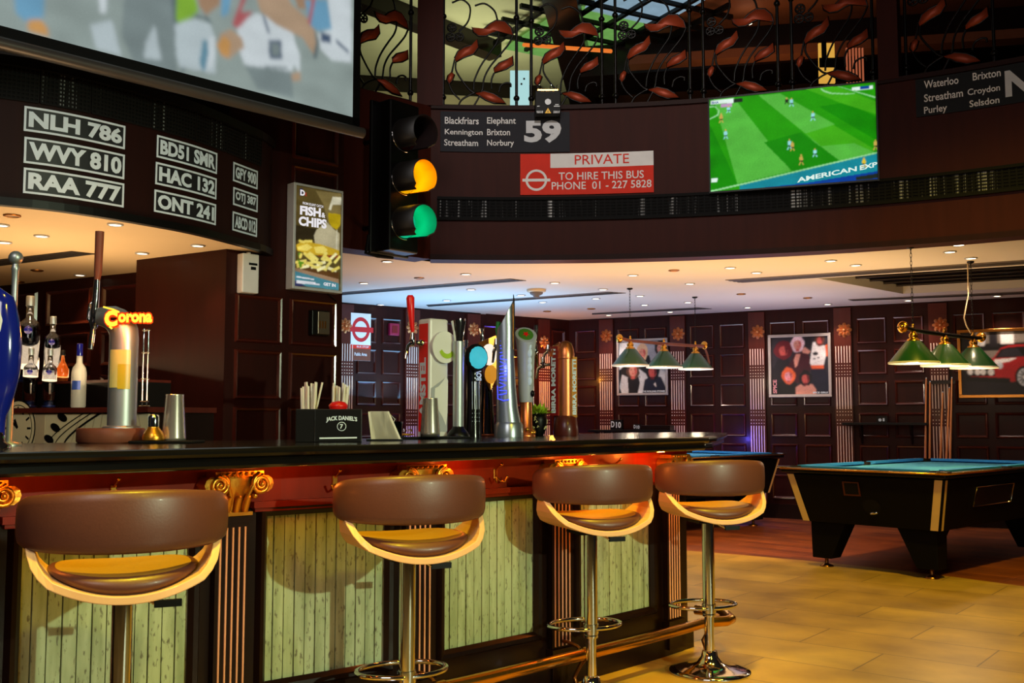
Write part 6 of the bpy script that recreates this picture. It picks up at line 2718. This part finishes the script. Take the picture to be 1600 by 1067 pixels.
# cues in a rack
u = WR.uv(1470, 640)[0]
t = thing('cue_rack', 'wall cue rack on the pilaster behind the nearer pool table', 'rack', WR.map(u, 1.3, .05))
mb = MB('wood_dark')
mb.qbox(WR.map, u - .17, u + .17, 1.60, 1.64, .045, .12)
mb.build('clip_rail', t)
mb = MB('wood_dark')
mb.qbox(WR.map, u - .17, u + .17, .02, .06, .03, .34)
mb.build('foot_rail', t)
for k, (x, lean, h_, l) in enumerate(((-.15, .02, 1.66, 'leftmost'), (-.10, .01, 1.62, 'second'), (-.01, .05, 1.5, 'third'), (.05, .06, 1.55, 'fourth'), (.10, .04, 1.66, 'rightmost'))):
    b0 = WR.map(u + x - .03, .06, .26)
    b1 = WR.map(u + x + lean, h_, .14)
    s = thing('pool_cue', '%s of the wooden pool cues leaning at the pilaster' % l, 'pool cue', b0, 0, 'pool cues at the wall rack')
    mb = MB('cue_wood')
    mb.tube([b0 + (b1 - b0) * .24, b1], [.014, .008], 10)
    mb.mat('letter_white').tube([b1, b1 + (b1 - b0) * .008], .0065, 8)
    mb.build('shaft', s)
    mb = MB('wood_redbrown')
    mb.tube([b0, b0 + (b1 - b0) * .24], [.017, .0145], 10)
    mb.build('butt', s)

# second wall ledge with its table number blocks, seen just above the counter
u0, z0 = WR.uv(930, 671)
u1 = WR.uv(1057, 671)[0]
t = thing('wall_ledge', 'dark drinks ledge on the wall below the poster of the mop-haired band', 'shelf', WR.map((u0 + u1) / 2, z0, .1))
mb = MB('black_paint')
mb.qbox(WR.map, u0, u1, z0 - .03, z0, .0235, .24)
mb.build('board', t, bevel=.004)
for q in (.2, .8):
    u = u0 + (u1 - u0) * q
    mb = MB('black_paint')
    mb.add([WR.map(u + s_, z, o) for s_ in (-.012, .012) for z, o in ((z0 - .03, .0235), (z0 - .03, .2), (z0 - .25, .0235))], [(0, 1, 2), (5, 4, 3), (0, 3, 4, 1), (1, 4, 5, 2), (2, 5, 3, 0)])
    mb.build('bracket', t)
for (px0, px1, py, hb, ll) in ((962, 980, 655, 0, 'larger'), (997.5, 1008, 656, 0, 'smaller')):
    a0, a1 = WR.uv(px0, 668)[0], WR.uv(px1, 668)[0]
    h_ = (a1 - a0) * .8
    b_ = thing('table_number', '%s black block lettered D 10 on the ledge under the mop-haired band' % ll, 'table number', WR.map((a0 + a1) / 2, z0, .15), 0)
    mb = MB('black_paint')
    mb.qbox(WR.map, a0, a1, z0 + .0005, z0 + h_, .12, .18)
    mb.build('block', b_, bevel=.003)
    w_ = a1 - a0
    for s_, f0, f1, g0, g1 in (('D', .06, .36, .25, .85), ('10', .48, .92, .18, .78)):
        mb = MB('letter_white')
        mb.text(WR.map, s_, a0 + w_ * f0, z0 + h_ * g0, w_ * (f1 - f0), h_ * (g1 - g0), .181, .03)
        mb.build('character', b_)
a0, a1 = WR.uv(1010, 668)[0], WR.uv(1056, 668)[0]
t = thing('menu_box', 'flat dark box lying on the ledge right of the D 10 blocks', 'box', WR.map((a0 + a1) / 2, z0, .1))
mb = MB('wood_dark')
mb.qbox(WR.map, a0, a1, z0 + .0005, z0 + .06, .05, .22)
mb.build('box', t, bevel=.004)

# ================================================================== CEILING FITTINGS
DL = [(605, 408), (799, 406), (962, 405), (728, 428), (569, 442), (867, 441.5), (989, 429.6), (1078, 443), (736, 452), (698, 469), (595, 475.6), (814, 461), (848, 471.6), (753, 490), (942, 451.7), (931, 466), (1007, 476), (1000, 462), (1075, 472), (951, 492), (1047, 487),
      (1120, 401.5), (1141, 418), (1182, 425.6), (1298, 407), (1330, 392.5), (1337, 414), (1498, 382), (1484, 393), (1517, 403), (1558, 462), (1419, 469), (1293, 475), (1168, 480)]
DLo = [(655, 434), (1053, 422), (924, 482), (1158, 459), (1262, 465), (855, 486)]
CL = [(180, 350), (65, 368), (309, 383), (222, 395), (125, 429), (7, 378), (2, 351)]
CLo = [(19, 336), (58, 422), (29, 440)]
LBL = {1: 'round recessed downlight glowing in the cream ceiling under the balcony', 2: 'round unlit fitting set flush in the cream ceiling under the balcony',
       3: 'round recessed downlight glowing in the amber underside of the bar canopy', 4: 'round unlit fitting set flush in the amber underside of the bar canopy'}


def downlight(lit, grp, r):
    t = thing('downlight', LBL[grp], 'downlight', (0, 0, 0), 0, {1: 'ceiling downlights', 2: 'unlit ceiling fittings', 3: 'canopy downlights', 4: 'unlit canopy fittings'}[grp])
    mb = MB('old_brass' if not lit else 'grey_plastic')
    mb.lathe([(r, 0), (r, -.006), (r * .82, -.009), (r * .78, -.002)], (0, 0, 0), 20)
    L(mb, 'trim_ring', t)
    mb = MB('lamp_glow' if lit else 'lamp_off')
    mb.lathe([(r * .8, -.004), (.001, -.006)], (0, 0, 0), 20)
    L(mb, 'lens', t)
    return t


for grp, pts, z, lit, r in ((1, DL, CEIL, 1, .052), (2, DLo, CEIL, 0, .05), (3, CL, CANZ, 1, .045), (4, CLo, CANZ, 0, .045)):
    p0 = None
    for (x, y) in pts:
        p = atz(x, y, z)
        if p0 is None:
            p0 = downlight(lit, grp, r)
            p0.location = (p.x, p.y, z - .001)
        else:
            dup(p0, (p.x, p.y, z - .001))


def vent(pts, z, label, mat='vent_grey'):
    q = [atz(x, y, z) for x, y in pts]
    c = sum(q, Vector()) / 4
    t = thing('ceiling_vent', label, 'vent', (c.x, c.y, z), 0, 'slot vents')
    mb = MB(mat)
    mb.prism([(p.x, p.y) for p in q], z - .006, z - .0005)
    mb.build('frame', t)
    mb = MB('vent_dark')
    for k in range(3):
        f0, f1 = .2 + k * .25, .3 + k * .25
        mb.prism([tuple(v)[:2] for v in (q[0].lerp(q[3], f0), q[1].lerp(q[2], f0), q[1].lerp(q[2], f1), q[0].lerp(q[3], f1))], z - .009, z - .005)
    mb.build('slat', t)


vent([(534, 456.5), (798, 435), (822, 438), (534, 460.5)], CEIL, 'long slot vent in the cream ceiling starting at the menu screen')
vent([(666, 476), (950, 455.5), (978, 457.5), (670, 478.5)], CEIL, 'slot vent in the bluish ceiling behind the smoke detector')
vent([(1133, 437), (1600, 406), (1600, 412), (1160, 441)], CEIL, 'long slot vent in front of the dark ceiling recess')
vent([(1325, 467.5), (1600, 455), (1600, 459), (1335, 469.5)], CEIL, 'slot vent between the ceiling recess and the far wall')
vent([(925, 489), (1090, 480), (1112, 482), (925, 491)], CEIL, 'slot vent near the far wall beside the first pool lamp chain')
vent([(-60, 412), (112, 392), (148, 396), (-60, 422)], CANZ, 'dark slot vent in the amber underside of the canopy', 'vent_dark')
p = atz(838, 452, CEIL)
t = thing('smoke_detector', 'round smoke detector hanging on the pale ceiling', 'smoke detector', (p.x, p.y, CEIL - .001))
mb = MB('frame_cream')
mb.lathe([(.10, 0), (.10, -.02), (.085, -.03)], (0, 0, 0), 28)
L(mb, 'base', t)
mb = MB('vent_grey')
mb.lathe([(.07, -.03), (.065, -.05), (.035, -.065), (.03, -.085), (.001, -.09)], (0, 0, 0), 24)
L(mb, 'chamber', t)
# working beams of a few downlights
for (x, y) in ((728, 428), (867, 441), (989, 430), (1141, 418), (1337, 414), (1517, 403)):
    p = atz(x, y, CEIL)
    lamp('SPOT', 'downlight_beam', (p.x, p.y, CEIL - .03), (p.x, p.y, 0), 30, (1, .74, .46), .04, angle=95, blend=.8)
for (x, y) in ((698, 469), (814, 461), (1007, 476), (1075, 472), (1168, 480), (1293, 475), (1419, 469), (1558, 462), (951, 492)):
    p = atz(x, y, CEIL)
    q = Vector((p.x, p.y)) - Vector((0, 9))
    q.normalize()
    lamp('SPOT', 'downlight_beam', (p.x, p.y, CEIL - .03), (p.x + q.x * .5, p.y + q.y * .5, .6), 26, (1, .80, .66), .04, angle=90, blend=.8)
for (x, y) in ((180, 350), (65, 368), (309, 383), (125, 429)):
    p = atz(x, y, CANZ)
    lamp('SPOT', 'downlight_beam', (p.x, p.y, CANZ - .03), (p.x, p.y, 0), 16, (1, .66, .32), .04, angle=90, blend=.8)
